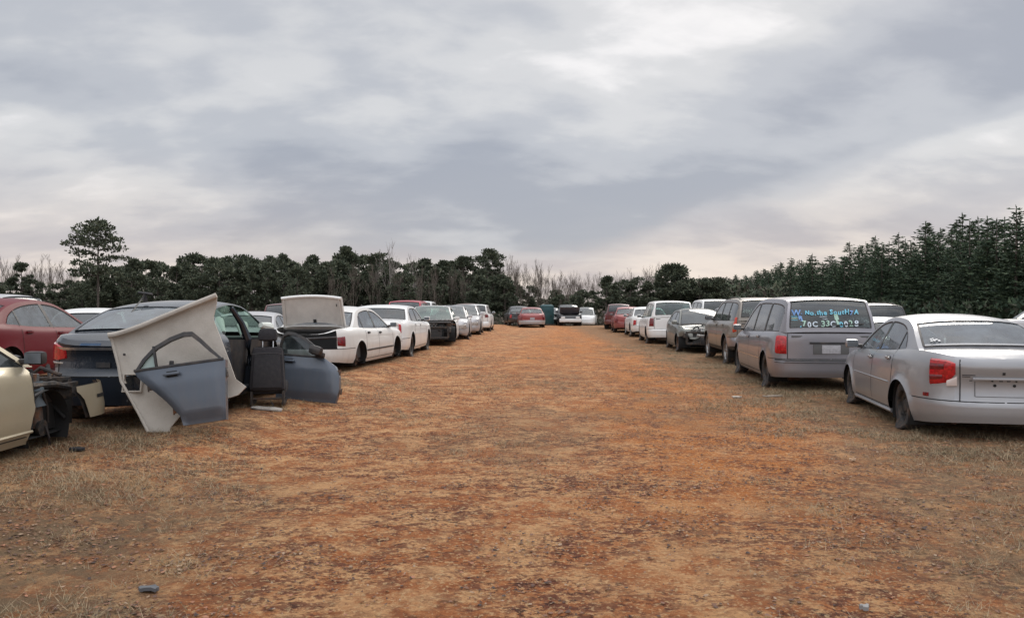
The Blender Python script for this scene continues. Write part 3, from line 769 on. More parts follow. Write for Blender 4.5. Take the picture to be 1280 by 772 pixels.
gm = bpy.data.materials.new('red_clay_and_straw'); gm.use_nodes = True; t = gm.node_tree; b = t.nodes['Principled BSDF']; L = t.links.new
tcg = t.nodes.new('ShaderNodeTexCoord'); spg = t.nodes.new('ShaderNodeSeparateXYZ'); L(tcg.outputs['Object'], spg.inputs[0])
def g_map(sx=1, sy=1, rot=0, ox=0):
    n = t.nodes.new('ShaderNodeMapping'); n.inputs['Scale'].default_value = (sx, sy, 1); n.inputs['Rotation'].default_value = (0, 0, R(rot)); n.inputs['Location'].default_value = (ox, ox*.7, 0)
    L(tcg.outputs['Object'], n.inputs[0]); return n.outputs[0]
def g_noise(scale, det=8, ro=.6, sx=1, sy=1, rot=0, ox=0, dist=0):
    n = t.nodes.new('ShaderNodeTexNoise'); n.inputs['Scale'].default_value = scale; n.inputs['Detail'].default_value = det; n.inputs['Roughness'].default_value = ro
    n.inputs['Distortion'].default_value = dist; L(g_map(sx, sy, rot, ox), n.inputs['Vector']); return n.outputs[0]
def g_mr(v, a, b_, c=0., d=1., st='SMOOTHSTEP'):
    n = t.nodes.new('ShaderNodeMapRange'); n.interpolation_type = st; L(v, n.inputs[0])
    for i, q_ in enumerate((a, b_, c, d)): n.inputs[i+1].default_value = q_
    return n.outputs[0]
def g_m(op, a, b_, cl_=False):
    n = t.nodes.new('ShaderNodeMath'); n.operation = op; n.use_clamp = cl_
    for i, v in enumerate((a, b_)):
        if isinstance(v, (int, float)): n.inputs[i].default_value = v
        else: L(v, n.inputs[i])
    return n.outputs[0]
def g_mix(f, a, b_):
    n = t.nodes.new('ShaderNodeMix'); n.data_type = 'RGBA'
    for i, v in ((0, f), (6, a), (7, b_)):
        if isinstance(v, (int, float)): n.inputs[i].default_value = v
        elif isinstance(v, tuple): n.inputs[i].default_value = (*v, 1)
        else: L(v, n.inputs[i])
    return n.outputs[2]
gX, gY, gZ = spg.outputs
CLAY, SAND, BROWN, DARK, GREYG, ORANGE = (.41, .150, .055), (.62, .345, .165), (.165, .060, .036), (.050, .022, .019), (.190, .130, .078), (.50, .18, .045)
wob = g_m('MULTIPLY', g_m('SUBTRACT', g_noise(.5, 4), .5), 3.2)
c_ = g_mix(g_mr(g_noise(2.4, 10, .74, ox=3), .43, .56), CLAY, SAND)
# the bare orange wheel track to the right of the middle and far down the lane
lane = g_m('SUBTRACT', g_m('ADD', gX, wob), g_m('MULTIPLY', gY, .10))
trk = g_m('MULTIPLY', g_mr(lane, -.3, .7), g_mr(lane, 3.1, 1.9))
far = g_m('MULTIPLY', g_m('ADD', g_mr(gY, 8, 30), 0.), g_m('MULTIPLY', g_mr(lane, -3.5, -1.5), g_mr(lane, 3.8, 2.2)))
orange = g_m('MAXIMUM', g_m('MULTIPLY', trk, g_mr(gY, 3.5, 8)), far)
c_ = g_mix(g_m('MULTIPLY', orange, g_mr(g_noise(2.2, 8, .72, ox=9), .38, .56, .25, .95)), c_, ORANGE)
# a second, fainter one further to the right, in front of the silver saloon
tr2 = g_m('MULTIPLY', g_mr(g_m('ADD', gX, g_m('MULTIPLY', wob, .4)), 3.0, 3.5), g_mr(g_m('ADD', gX, g_m('MULTIPLY', wob, .4)), 4.7, 4.1))
c_ = g_mix(g_m('MULTIPLY', g_m('MULTIPLY', tr2, .45), g_mr(g_noise(1.2, 6, .6, ox=29), .42, .58)), c_, ORANGE)
# trampled brown patches and dark crumbs
patch = g_mr(g_noise(1.3, 5, .6, ox=24), .36, .62, .20, 1.)
c_ = g_mix(g_m('MULTIPLY', g_m('MULTIPLY', g_mr(g_noise(7., 6, .68, 1, 1.3, ox=15), .485, .55), patch), .92), c_, BROWN)
c_ = g_mix(g_m('MULTIPLY', g_m('MULTIPLY', g_mr(g_noise(26, 4, .62, 1, 1.3, ox=17), .53, .58), patch), .75), c_, BROWN)
c_ = g_mix(g_m('MULTIPLY', g_m('MULTIPLY', g_mr(g_noise(15, 6, .70, 1, 1.3, ox=21), .545, .595), patch), .9), c_, DARK)
c_ = g_mix(g_m('MULTIPLY', g_mr(g_noise(46, 5, .7, ox=33), .56, .68), .7), c_, BROWN)
c_ = g_mix(g_m('MULTIPLY', g_mr(g_noise(34, 4, .65, ox=41), .55, .62), .6), c_, (.70, .48, .26))
# dead grass and grey soil beside the rows and in the left foreground
le = g_m('ADD', g_m('ADD', gX, wob), 3.0); ri = g_m('SUBTRACT', g_m('ADD', gX, wob), 4.1)
lf = g_m('MULTIPLY', g_mr(g_m('ADD', gX, g_m('MULTIPLY', wob, .6)), -1.2, -2.4), g_mr(gY, 8.0, 5.0))
rt2 = g_m('MULTIPLY', g_mr(g_m('SUBTRACT', g_m('ADD', gX, wob), g_m('MULTIPLY', gY, .28)), .6, 1.9), .85)
ed = g_m('MAXIMUM', g_m('MAXIMUM', g_m('MAXIMUM', g_m('MULTIPLY', g_mr(le, .1, -.9), g_mr(g_noise(1.3, 6, .6, ox=61), .36, .6, .15, .9)), g_mr(ri, -.9, .5)), lf), rt2)
diag = g_m('MULTIPLY', g_mr(g_noise(.45, 6, .62, 1., .55, -25, ox=52), .52, .64), .5)
gr = g_m('MULTIPLY', g_m('MAXIMUM', ed, diag), g_mr(g_noise(5, 8, .75, ox=71), .36, .60, .30, .95))
c_ = g_mix(gr, c_, GREYG)
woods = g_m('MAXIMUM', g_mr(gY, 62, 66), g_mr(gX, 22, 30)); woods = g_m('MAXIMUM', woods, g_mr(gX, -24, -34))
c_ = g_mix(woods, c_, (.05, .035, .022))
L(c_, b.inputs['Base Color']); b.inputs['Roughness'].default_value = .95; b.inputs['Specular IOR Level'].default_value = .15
bh = g_m('ADD', g_m('MULTIPLY', g_noise(22, 10, .75, 1, 1.2), 1.), g_m('MULTIPLY', g_noise(70, 6, .7, ox=5), .45))
bu = t.nodes.new('ShaderNodeBump'); bu.inputs['Strength'].default_value = 1.; bu.inputs['Distance'].default_value = .05; L(bh, bu.inputs['Height']); L(bu.outputs[0], b.inputs['Normal'])
me.materials.append(gm)

# ---- scattered litter nobody could count -------------------------------------------------
def scatter_mesh(name, label, cat, mats, X_, Y_, tri_fn, seed):
    """tri_fn(x, y, z, rng) -> list of quads/tris (point lists) with material index"""
    rg = random.Random(seed); m = M(); Zs = ground_z(X_, Y_)
    for x, y, z in zip(X_, Y_, Zs):
        for pts, mi_ in tri_fn(x, y, z, rg): m.add(pts, [tuple(range(len(pts)))], mats[mi_])
    o = m.build(name, smooth_angle=None); tag(o, label, cat, kind='stuff'); return o
def sample(n, x0, x1, y0, y1, dens, seed, pw=1.6):
    rs = np.random.RandomState(seed); X_, Y_ = [], []
    while len(X_) < n:
        u = rs.rand(4000); y = y0+(y1-y0)*u**pw; x = x0+(x1-x0)*rs.rand(4000)
        k = (rs.rand(4000) < dens(x, y)) & (np.abs(x) < y*.70+.6); X_ += list(x[k]); Y_ += list(y[k])
    return np.array(X_[:n]), np.array(Y_[:n])
def grassy(x, y):
    wob_ = vnoise(x*.6, y*.6, 31)*1.3
    e_ = np.maximum(ss(.2, -1.2, x+wob_-left_edge(y)), np.maximum(ss(2.9, 4.2, x+wob_), .8*ss(.8, 2.2, x+wob_-.28*y)))
    lf_ = ss(-.9, -2.4, x+wob_*.7)*ss(9, 6, y)
    dg = ss(.15, .55, vnoise(x*.55+y*.25, y*.35, 33)+.35*vnoise(x*2, y*2, 34))
    return np.clip(np.maximum(np.maximum(e_, lf_), dg*.55), 0, 1)*np.clip(.30+1.1*vnoise(x*2.2, y*2.2, 35), .03, 1)
STRAW = [mat('dry_grass_a', (.30, .23, .145), .95), mat('dry_grass_b', (.20, .16, .10), .95), mat('dry_grass_c', (.42, .32, .20), .95), mat('dry_grass_d', (.13, .12, .065), .95)]
def blades(x, y, z, rg):
    out = []; n = rg.randint(3, 6); tall = .022+.030*rg.random()
    if rg.random() < .05: tall *= 1.8
    if x > 4.0+.02*y or x < -3.2: tall *= 1.0+.8*rg.random()*min(1, max(0, (y-5.5)/3))
    for _ in range(n):
        a = rg.uniform(0, 6.283); le_ = tall*rg.uniform(.6, 1.3); ln = rg.uniform(.9, 2.6)*le_; wv = .0012+.0009*min(1, y/12)
        bx, by = x+rg.uniform(-.03, .03), y+rg.uniform(-.03, .03); ca, sa = math.cos(a), math.sin(a)
        out.append(([(bx-sa*wv, by+ca*wv, z-.004), (bx+sa*wv, by-ca*wv, z-.004), (bx+ca*ln, by+sa*ln, z+le_)], rg.choice((0, 0, 1, 1, 2, 3))))
    return out
Xs_, Ys_ = sample(48000, -9, 10, 2.7, 30, grassy, 3, 1.9)
scatter_mesh('dry_grass', 'short dead brown grass growing in patches over the clay', 'grass', STRAW, Xs_, Ys_, blades, 4)
LEAF = [mat('dead_leaf_a', (.10, .055, .04), .9), mat('dead_leaf_b', (.18, .095, .06), .9), mat('dead_leaf_c', (.055, .035, .03), .9), mat('dead_leaf_d', (.30, .21, .14), .9), mat('dead_leaf_e', (.30, .14, .08), .9)]
def flake(x, y, z, rg):
    r_ = rg.uniform(.006, .017); a = rg.uniform(0, 6.283); n = rg.choice((4, 5)); e_ = rg.uniform(.4, 1)
    pts = []
    for i in range(n):
        t_ = 6.283*i/n; u, v = r_*math.cos(t_)*rg.uniform(.7, 1.2), r_*e_*math.sin(t_)*rg.uniform(.7, 1.2)
        pts.append((x+u*math.cos(a)-v*math.sin(a), y+u*math.sin(a)+v*math.cos(a), z+.004+rg.uniform(0, .010)))
    return [(pts, rg.choice((0, 0, 1, 1, 2, 3, 4)))]
Xs_, Ys_ = sample(34000, -7, 8, 2.7, 20, lambda x, y: np.clip(.12+.9*ss(.0, .6, vnoise(x*1.7, y*2.6, 41)+.5*vnoise(x*5, y*6, 42)), 0, 1), 6, 1.7)
scatter_mesh('leaf_litter', 'flattened dark leaf and bark crumbs strewn over the lane', 'leaf litter', LEAF, Xs_, Ys_, flake, 5)
PEB = [mat('pebble_a', (.40, .26, .16), .95), mat('pebble_b', (.20, .11, .07), .95), mat('pebble_c', (.36, .27, .19), .95), mat('pebble_d', (.36, .17, .08), .95)]
def pebble(x, y, z, rg):
    r_ = rg.choice((.004, .005, .006, .008, .012))*rg.uniform(.7, 1.3); mi_ = rg.choice((0, 1, 1, 2, 3, 3))
    p = [(x+r_*math.cos(t_)*rg.uniform(.7, 1.2), y+r_*math.sin(t_)*rg.uniform(.7, 1.2), z-.003) for t_ in (0, 1.57, 3.14, 4.71)]
    tp = (x+rg.uniform(-.4, .4)*r_, y, z+r_*rg.uniform(.3, .6)); return [([p[i], p[(i+1) % 4], tp], mi_) for i in range(4)]
Xs_, Ys_ = sample(9000, -7, 8, 2.7, 18, lambda x, y: np.clip(.3+.6*vnoise(x*1.1, y*1.1, 51), 0.02, 1), 8, 1.7)
scatter_mesh('gravel', 'small clay crumbs and pebbles scattered over the dirt', 'gravel', PEB, Xs_, Ys_, pebble, 9)
# ------------------------------------------------------------------ trees
BARK = mat('pine_bark', (.085, .070, .060), .95, noise=(8, (.14, .115, .095), .4, .7))
GREYB = mat('bare_grey_bark', (.120, .098, .080), .95, noise=(6, (.20, .165, .135), .4, .7))
DEADB = mat('bleached_dead_bark', (.26, .23, .21), .95)
NEED = [mat('pine_needles_a', (.050, .064, .042), .85), mat('pine_needles_b', (.078, .098, .060), .85), mat('pine_needles_c', (.118, .128, .080), .85)]
FIRN = [mat('fir_needles_a', (.028, .052, .030), .85), mat('fir_needles_b', (.044, .074, .040), .85), mat('fir_needles_c', (.070, .100, .052), .85)]
BRUSHM = [mat('brush_a', (.090, .074, .058), .95), mat('brush_b', (.120, .095, .072), .95), mat('brush_c', (.055, .060, .040), .95)]
def leafset(cs, rads, n, size, rg, mats, flat=.6, up=.35):
    """random needle tufts spread through ellipsoid clumps"""
    m = M(); w_ = [r_[0]*r_[1]*r_[2] for r_ in rads]; tot = sum(w_); V = []; F = []; I = []
    for c, r_, wq in zip(cs, rads, w_):
        k = max(6, int(n*wq/tot)); mi_ = [m.mi(x) for x in mats]
        for _ in range(k):
            while True:
                u = (rg.uniform(-1, 1), rg.uniform(-1, 1), rg.uniform(-1, 1)); d2 = sum(v*v for v in u)
                if .05 < d2 < 1: break
            f = rg.uniform(.75, 1.28)
            p = Vector((c[0]+u[0]*r_[0]*f, c[1]+u[1]*r_[1]*f, c[2]+u[2]*r_[2]*f))
            d = Vector((u[0], u[1], u[2]*flat+up+rg.uniform(-.5, .5))).normalized(); s_ = size*rg.uniform(.6, 1.35)
            q = d.orthogonal().normalized(); q = Matrix.Rotation(rg.uniform(0, 6.28), 3, d) @ q
            b0 = len(V); V += [p-q*s_*.5, p+q*s_*.5, p+d*s_*1.1+q*s_*.22, p+d*s_*1.1-q*s_*.22]
            F.append((b0, b0+1, b0+2, b0+3)); I.append(rg.choice(mi_))
    m.v = [tuple(v) for v in V]; m.f = F; m.m = I
    return m
def pine(seed, H, base, width, nc=15, shape='round', n=2600, tuft=.30):
    """returns trunk M and crown M; base = share of the height without branches"""
    rg = random.Random(seed); tr = M(); lean_ = rg.uniform(-.03, .03)*H
    zs = [H*t_ for t_ in (0, .2, .4, .6, .8, .97)]; pts = [(lean_*(z/H)**2, rg.uniform(-.05, .05), z) for z in zs]; r0 = .012*H+.04
    tr.tube(pts, [r0*(1-.85*z/H) for z in zs], BARK, 7); cs, rs = [], []
    zc, hz, hx = H*(base+1)/2-.2, H*(1-base)/2, width*.5
    for i in range(int(nc*2.8)):
        u = rg.uniform(-1, 1); a = i*2.4+rg.uniform(-.6, .6); q = math.sqrt(1-u*u)*rg.uniform(.55, .86); wv = {'round': 1., 'tall': 1-.42*u, 'flat': 1+.25*u, 'layer': 1-.15*u}[shape]
        z = zc+u*hz*.88; rr = hx*q*wv; ax = lean_*(z/H)**2; c = (ax+math.cos(a)*rr, math.sin(a)*rr, z)
        cr_ = width*rg.uniform(.07, .155)
        cs.append(c); rs.append((cr_*1.2, cr_*1.2, cr_*(.55 if shape == 'layer' else .72)))
        tr.tube([(ax, 0, z-.06*H*rg.random()), (c[0]*.55, c[1]*.55, z-.1), c], [r0*.28, r0*.2, r0*.08], BARK, 4)
    return tr, leafset(cs, rs, int(n*1.7), tuft*.62, rg, NEED)
def drawn_pine(seed, H, clumps, n, tuft):
    """crown built from measured foliage masses: (x, height, half width, half height) in metres from the trunk"""
    rg = random.Random(seed); tr = M(); r0 = .17; tr.tube([(0, 0, 0), (.05, 0, H*.5), (0, .1, H*.97)], [r0, r0*.7, .03], BARK, 7); cs, rs = [], []
    for x, z, rx, rz_ in clumps:
        for y_ in (rg.uniform(-.9, -.1), rg.uniform(.1, .9)):
            dy = y_*(2.6-abs(x)*.4); c = (x+rg.uniform(-.2, .2), dy, z+rg.uniform(-.15, .15)); cs.append(c); rs.append((rx*1.05, rx*.9, rz_*1.05))
            tr.tube([(0, 0, z-.35), (c[0]*.5, c[1]*.5, z-.15), c], [.06, .04, .02], BARK, 4)
    return tr, leafset(cs, rs, n, tuft, rg, NEED)
def fir(seed, H, width, n=2600):
    """dense dark conifer with a pointed top, branches to the ground"""
    rg = random.Random(seed); tr = M(); tr.tube([(0, 0, 0), (0, 0, H*.97)], [.13, .02], BARK, 6)
    m = M(); mi_ = [m.mi(x) for x in FIRN]; V = []; F = []; I = []
    nl = int(H/.33)
    for i in range(nl):
        f = i/nl; z = H*(.03+.95*f); r_ = width*.5*(min(1, (1-f)*1.25)**.62)*rg.uniform(.62, 1.2)+.16; nb = max(7, int(9*(1-f)+5))
        for _ in range(nb):
            a = rg.uniform(0, 6.283); ln = r_*rg.uniform(.55, 1.2); z0_ = z+rg.uniform(-.22, .22); ca, sa = math.cos(a), math.sin(a); up = rg.uniform(-.10, .32)
            k = max(5, int(ln/.085))
            for j in range(k):
                t_ = (j+.6)/k; p = Vector((ca*ln*t_, sa*ln*t_, z0_+ln*t_*up)); s_ = .15*rg.uniform(.7, 1.5)
                d = Vector((ca+rg.uniform(-.6, .6), sa+rg.uniform(-.6, .6), up+rg.uniform(-.6, .6))).normalized(); q = Matrix.Rotation(rg.uniform(0, 6.28), 3, d) @ d.orthogonal().normalized()
                b0 = len(V); V += [p-q*s_*.42, p+q*s_*.42, p+d*s_*1.3]; F.append((b0, b0+1, b0+2)); I.append(rg.choice(mi_))
    for _ in range(8):
        b0 = len(V); a = rg.uniform(0, 6.28); p = Vector((0, 0, H*rg.uniform(.93, .99))); d = Vector((math.cos(a)*.22, math.sin(a)*.22, 1)); q = Vector((math.sin(a), -math.cos(a), 0))
        V += [p-q*.05, p+q*.05, p+d*.26]; F.append((b0, b0+1, b0+2)); I.append(mi_[1])
    m.v = [tuple(v) for v in V]; m.f = F; m.m = I
    return tr, m
def bare(seed, H, spread, mt, depth=4, r0=.11, twig=.012):
    """leafless tree; returns trunk M, branches M"""
    rg = random.Random(seed); tr = M(); br = M()
    top_ = Vector((rg.uniform(-.05, .05)*H, rg.uniform(-.05, .05)*H, H*.9))
    P_ = [Vector((0, 0, 0)), top_*.33+Vector((rg.uniform(-.1, .1), 0, 0)), top_*.66+Vector((rg.uniform(-.15, .15), 0, 0)), top_]
    tr.tube(P_, [r0, r0*.75, r0*.45, r0*.12], mt, 6)
    def grow(p, d, ln, r_, lv):
        k = 3; pts = [p]; dd = d.copy()
        for i in range(k):
            dd = (dd+Vector((rg.uniform(-.16, .16), rg.uniform(-.16, .16), rg.uniform(-.02, .2)))).normalized(); pts.append(pts[-1]+dd*ln/k)
        br.tube(pts, [r_, r_*.8, r_*.6, r_*.35], mt, 3)
        if lv <= 0: return
        for i in range(rg.randint(4, 6)):
            q = pts[rg.randint(1, 3)]; a = rg.uniform(0, 6.283); s_ = Vector((math.cos(a), math.sin(a), rg.uniform(.2, 1.0)))*.55
            grow(q, (dd+s_).normalized(), ln*rg.uniform(.45, .68), max(twig, r_*.55), lv-1)
    for i in range(int(7+H*.6)):
        f = rg.uniform(.25, .95); p = P_[min(2, int(f*3))].lerp(P_[min(3, int(f*3)+1)], f*3-int(f*3)); a = rg.uniform(0, 6.283)
        grow(p, Vector((math.cos(a)*spread, math.sin(a)*spread, 1)).normalized(), H*.34*(1.1-f*.75), max(twig*1.3, r0*.35*(1.05-f)), depth-2)
    return tr, br
def tree_obj(name, tb, crown_name='crown'):
    root = empty(name, (0, 0, -50)); tb[0].build('trunk', root); tb[1].build(crown_name, root, smooth_angle=None); return root
def clone(src, loc, rz=0., sc=(1, 1, 1), label=None, cat=None, group=None, first=[]):
    if src.name in first:
        r_ = src.copy(); COL.objects.link(r_)
        for ch in list(src.children):
            c = ch.copy(); COL.objects.link(c); c.parent = r_
    else:
        r_ = src; first.append(src.name)
    r_.location = loc; r_.rotation_euler = (0, 0, rz); r_.scale = sc; tag(r_, label, cat, group); return r_
def at_px(px, d): return (px-640)/996*d
def top_h(py, d, z0=0.): return 1.5-(py-382)*d/996-z0

# one-off trees that stand out against the sky: (pixel column, pixel row of the top, distance)
def single(name, tb_fn, px, py, d, label, cat='pine tree', group=None, crown='crown', rz=0.):
    x = at_px(px, d); z = gz(x, d)-.05; H = top_h(py, d, z); r_ = tree_obj(name, tb_fn(H), crown); clone(r_, (x, d, z), rz, label=label, cat=cat, group=group)
BIG = [(600,112,60,34),(540,132,45,28),(652,136,38,28),(482,155,28,18),(580,166,55,28),(502,196,50,26),(428,218,36,18),(600,212,50,26),(682,196,44,22),(722,236,34,16),(642,242,50,20),(470,268,44,24),(540,272,38,18),(682,300,54,16),(622,322,44,14),(520,342,46,20),(590,362,60,22),(648,380,70,26),(498,396,60,26)]
single('pine_tree', lambda H: drawn_pine(101, H, [((x_-590)/4.827*.0984, H-(y_-72)/4.827*.0984, a_/4.827*.0984*.90, b_/4.827*.0984*.92) for x_, y_, a_, b_ in BIG], 4300, .22), 122, 275, 98, 'tall spreading pine standing alone above the left treeline')
single('pine_tree', lambda H: pine(102, H, .46, 2.9, 10, 'round', 2200, .28), 28, 324, 118, 'small round-topped pine at the far left among bare trees')
single('pine_tree', lambda H: pine(103, H, .30, 4.6, 16, 'tall', 3600, .30), 430, 303, 122, 'tall pointed pine just left of the two dead grey trunks')
single('pine_tree', lambda H: pine(104, H, .30, 5.4, 15, 'round', 3800, .30), 472, 308, 121, 'full round-headed pine behind the two dead grey trunks')
single('pine_tree', lambda H: pine(105, H, .45, 5.0, 11, 'flat', 3000, .30), 608, 310, 118, 'flat-topped pine with its head leaning over at the right end of the left wood')
single('pine_tree', lambda H: pine(106, H, .38, 4.6, 14, 'round', 3200, .30), 578, 317, 120, 'round-headed pine next to the flat-topped pine')
single('pine_tree', lambda H: pine(107, H, .40, 3.6, 12, 'round', 2400, .28), 532, 320, 123, 'pine with an open crown behind the red car roof')
single('broad_pine_tree', lambda H: pine(108, H, .05, 7.2, 17, 'round', 6500, .34), 842, 328, 112, 'broad dense dark tree behind the white minivan')
single('broad_pine_tree', lambda H: pine(109, H, .08, 4.4, 13, 'round', 3400, .30), 884, 343, 112, 'smaller round dark tree right of the broad dense one')
single('pine_tree', lambda H: pine(110, H, .15, 3.4, 12, 'tall', 2600, .28), 757, 342, 104, 'slim pine rising left of the maroon cars on the right side')
single('pine_tree', lambda H: pine(111, H, .10, 2.7, 11, 'round', 2200, .26), 698, 362, 98, 'low dark pine in the gap at the end of the lane')
single('pine_tree', lambda H: pine(112, H, .10, 2.6, 11, 'round', 2200, .26), 720, 364, 99, 'low bushy pine right of the gap at the end of the lane')
single('pine_tree', lambda H: pine(113, H, .2, 3.4, 12, 'round', 2400, .28), 632, 346, 108, 'short pine right beside the flat-topped pine')
single('dead_tree', lambda H: bare(201, H, .35, DEADB, 3, .17, .02), 492, 299, 112, 'tallest bare dead trunk sticking up above the left pines', 'dead tree', crown='branches')
single('dead_tree', lambda H: bare(202, H, .3, DEADB, 3, .15, .02), 471, 318, 113, 'thinner pale dead trunk in front of the round-headed pine', 'dead tree', crown='branches')
single('dead_tree', lambda H: bare(203, H, .25, DEADB, 3, .12, .02), 520, 318, 113, 'slender bare pole of a tree right of the tallest dead trunk', 'dead tree', crown='branches')

# the left wood: ranks of similar pines
PV = [tree_obj('pine_tree', pine(300+i, (9.4, 10.4, 9.9, 10.8, 9.0, 10.1)[i], (.34, .42, .28, .46, .36, .4)[i], (3.7, 4.2, 4.6, 3.6, 3.9, 4.4)[i], 12, ('round', 'flat', 'round', 'layer', 'tall', 'round')[i], 2300, .30)) for i in range(6)]
rg = random.Random(77)
def rank(p0, p1, step, d0, d1, tops, seed):
    px = p0; g_ = random.Random(seed)
    while px < p1:
        d = g_.uniform(d0, d1); x = at_px(px, d); z = gz(x, d)-.05; py = float(np.interp(px, [t_[0] for t_ in tops], [t_[1] for t_ in tops]))+g_.uniform(-8, 9)
        s_ = top_h(py-9, d, z); i = g_.randrange(6); base_h = (9.4, 10.4, 9.9, 10.8, 9.0, 10.1)[i]; k = s_/base_h
        clone(PV[i], (x, d, z), g_.uniform(0, 6.28), (k*g_.uniform(.9, 1.15),)*2+(k,), 'ordinary dark pine in the wood behind the left row of cars' if px < 640 else 'ordinary dark pine in the low wood at the end of the lane',
              'pine tree', 'pines of the left wood' if px < 640 else 'pines of the far wood')
        px += step*g_.uniform(.7, 1.3)
rank(96, 625, 13, 118, 132, [(96, 350), (140, 338), (200, 336), (245, 331), (300, 325), (345, 326), (400, 330), (430, 325), (520, 332), (600, 330), (625, 345)], 1)
rank(90, 640, 17, 104, 116, [(90, 356), (200, 346), (300, 337), (400, 340), (500, 342), (640, 352)], 2)
rank(726, 905, 13, 104, 116, [(726, 368), (760, 356), (800, 353), (905, 352)], 3)
rank(615, 700, 17, 118, 126, [(615, 360), (660, 367), (700, 374)], 4)
rank(-30, 90, 22, 112, 124, [(-30, 358), (90, 362)], 5)
rank(-260, -30, 22, 108, 126, [(-260, 340), (-30, 350)], 6)
# leafless hardwoods
BV = [tree_obj('bare_tree', bare(400+i, 9.5, (.45, .35, .55)[i], GREYB, 4, .10, .014), 'branches') for i in range(3)]
def bare_rank(p0, p1, step, d0, d1, tops, seed, lab, grp):
    px = p0; g_ = random.Random(seed)
    while px < p1:
        d = g_.uniform(d0, d1); x = at_px(px, d); z = gz(x, d)-.05; py = float(np.interp(px, [t_[0] for t_ in tops], [t_[1] for t_ in tops]))+g_.uniform(-7, 7)
        k = top_h(py-6, d, z)/9.3; clone(BV[g_.randrange(3)], (x, d, z), g_.uniform(0, 6.28), (k*.8, k*.8, k), lab, 'bare tree', grp); px += step*g_.uniform(.7, 1.3)
bare_rank(-20, 100, 9, 120, 135, [(-20, 338), (60, 338), (100, 346)], 11, 'leafless grey tree at the far left behind the red car', 'bare trees at the far left')
bare_rank(618, 730, 6, 110, 130, [(618, 340), (650, 333), (680, 348), (700, 358), (730, 352)], 12, 'leafless grey-brown tree at the end of the lane', 'bare trees at the end of the lane')
bare_rank(725, 830, 8, 122, 135, [(725, 352), (760, 350), (800, 345), (830, 344)], 13, 'leafless tree behind the pines right of the lane end', 'bare trees right of the lane end')
bare_rank(420, 600, 26, 104, 110, [(420, 345), (600, 345)], 14, 'thin leafless tree in front of the left pines', 'bare trees before the left pines')

# the conifer wood on the right, one tree after another towards the camera
FV = [tree_obj('conifer_tree', fir(500+i, (9.6, 10.4, 9.0, 10.0, 9.3)[i], (3.7, 4.1, 3.9, 3.4, 4.3)[i])) for i in range(5)]
g_ = random.Random(21); y = 34.
while y < 300:
    for rk in range(2):
        x = 35.0+.125*y+rk*3.1+g_.uniform(-.9, .9); yy = y+g_.uniform(-1, 1); i = g_.randrange(5); k = g_.uniform(.84, 1.03)*(1. if rk == 0 else 1.05)*(1.+.0002*y)
        if g_.random() < .10: k *= 1.07
        z = gz(x, yy)-.05; k *= .94*float(np.interp(yy, [34, 58, 75, 120, 200, 300], [1.0, 1.0, 1.10, 1.09, 1.02, 1.0]))
        clone(FV[i], (x, yy, z), g_.uniform(0, 6.28), (k*1.32, k*1.32, k), 'dark pointed conifer in the dense wood along the right side', 'conifer', 'conifers of the right wood')
    y += 1.9+(y/120)

# undergrowth and the far wood that closes the gaps
def brush(name, label, path, hgt, n, size, seed, mats, thick=4.):
    g2 = random.Random(seed); m = M(); mi_ = [m.mi(x) for x in mats]; V = []; F = []; I = []
    seg = [(Vector(a_), Vector(b_)) for a_, b_ in zip(path[:-1], path[1:])]; ln = [(b_-a_).length for a_, b_ in seg]
    for _ in range(n):
        a_, b_ = g2.choices(seg, ln)[0]; p = a_.lerp(b_, g2.random()); p = Vector((p.x+g2.uniform(-1, 1)*thick, p.y+g2.uniform(-1, 1)*thick, 0))
        hm = hgt*(.75+.35*mnoise.noise(Vector((p.x*.16, p.y*.16, seed)))+.18*mnoise.noise(Vector((p.x*.6, p.y*.6, seed)))); z = gz(p.x, p.y)+hm*g2.random()**.8; p.z = z
        d = Vector((g2.uniform(-1, 1), g2.uniform(-1, 1), g2.uniform(.1, 1.3))).normalized(); q_ = d.orthogonal().normalized(); q_ = Matrix.Rotation(g2.uniform(0, 6.28), 3, d) @ q_
        s_ = size*g2.uniform(.6, 1.5); b0 = len(V); V += [p-q_*s_*.35, p+q_*s_*.35, p+d*s_*1.2]; F.append((b0, b0+1, b0+2)); I.append(g2.choice(mi_))
    m.v = [tuple(v) for v in V]; m.f = F; m.m = I; o = m.build(name, smooth_angle=None); tag(o, label, 'undergrowth', kind='stuff'); return o
brush('undergrowth', 'dark tangle of brush under the left wood', [(-110, 104, 0), (-60, 106, 0), (0, 106, 0)], 3.4, 26000, .42, 3, BRUSHM+NEED[:2])
brush('undergrowth', 'brown leafless brush closing the end of the lane', [(-8, 92, 0), (30, 92, 0)], 4.0, 12000, .34, 4, BRUSHM)
brush('undergrowth', 'dark low brush along the foot of the right wood', [(38.5, 44, 0), (48, 110, 0), (66, 240, 0)], 2.4, 16000, .42, 5, BRUSHM[2:]+FIRN, 1.6)
brush('distant_wood', 'dark far-off wood that fills the gaps behind the nearer trees', [(-190, 150, 0), (-70, 150, 0), (40, 152, 0), (70, 150, 0)], 6.8, 30000, .75, 6, BRUSHM[:1]+NEED, 5.)
brush('distant_wood', 'dark far-off mass of conifers behind the front of the right wood', [(51, 62, 0), (62, 130, 0), (95, 300, 0)], 8.6, 24000, .55, 7, FIRN, 3.)
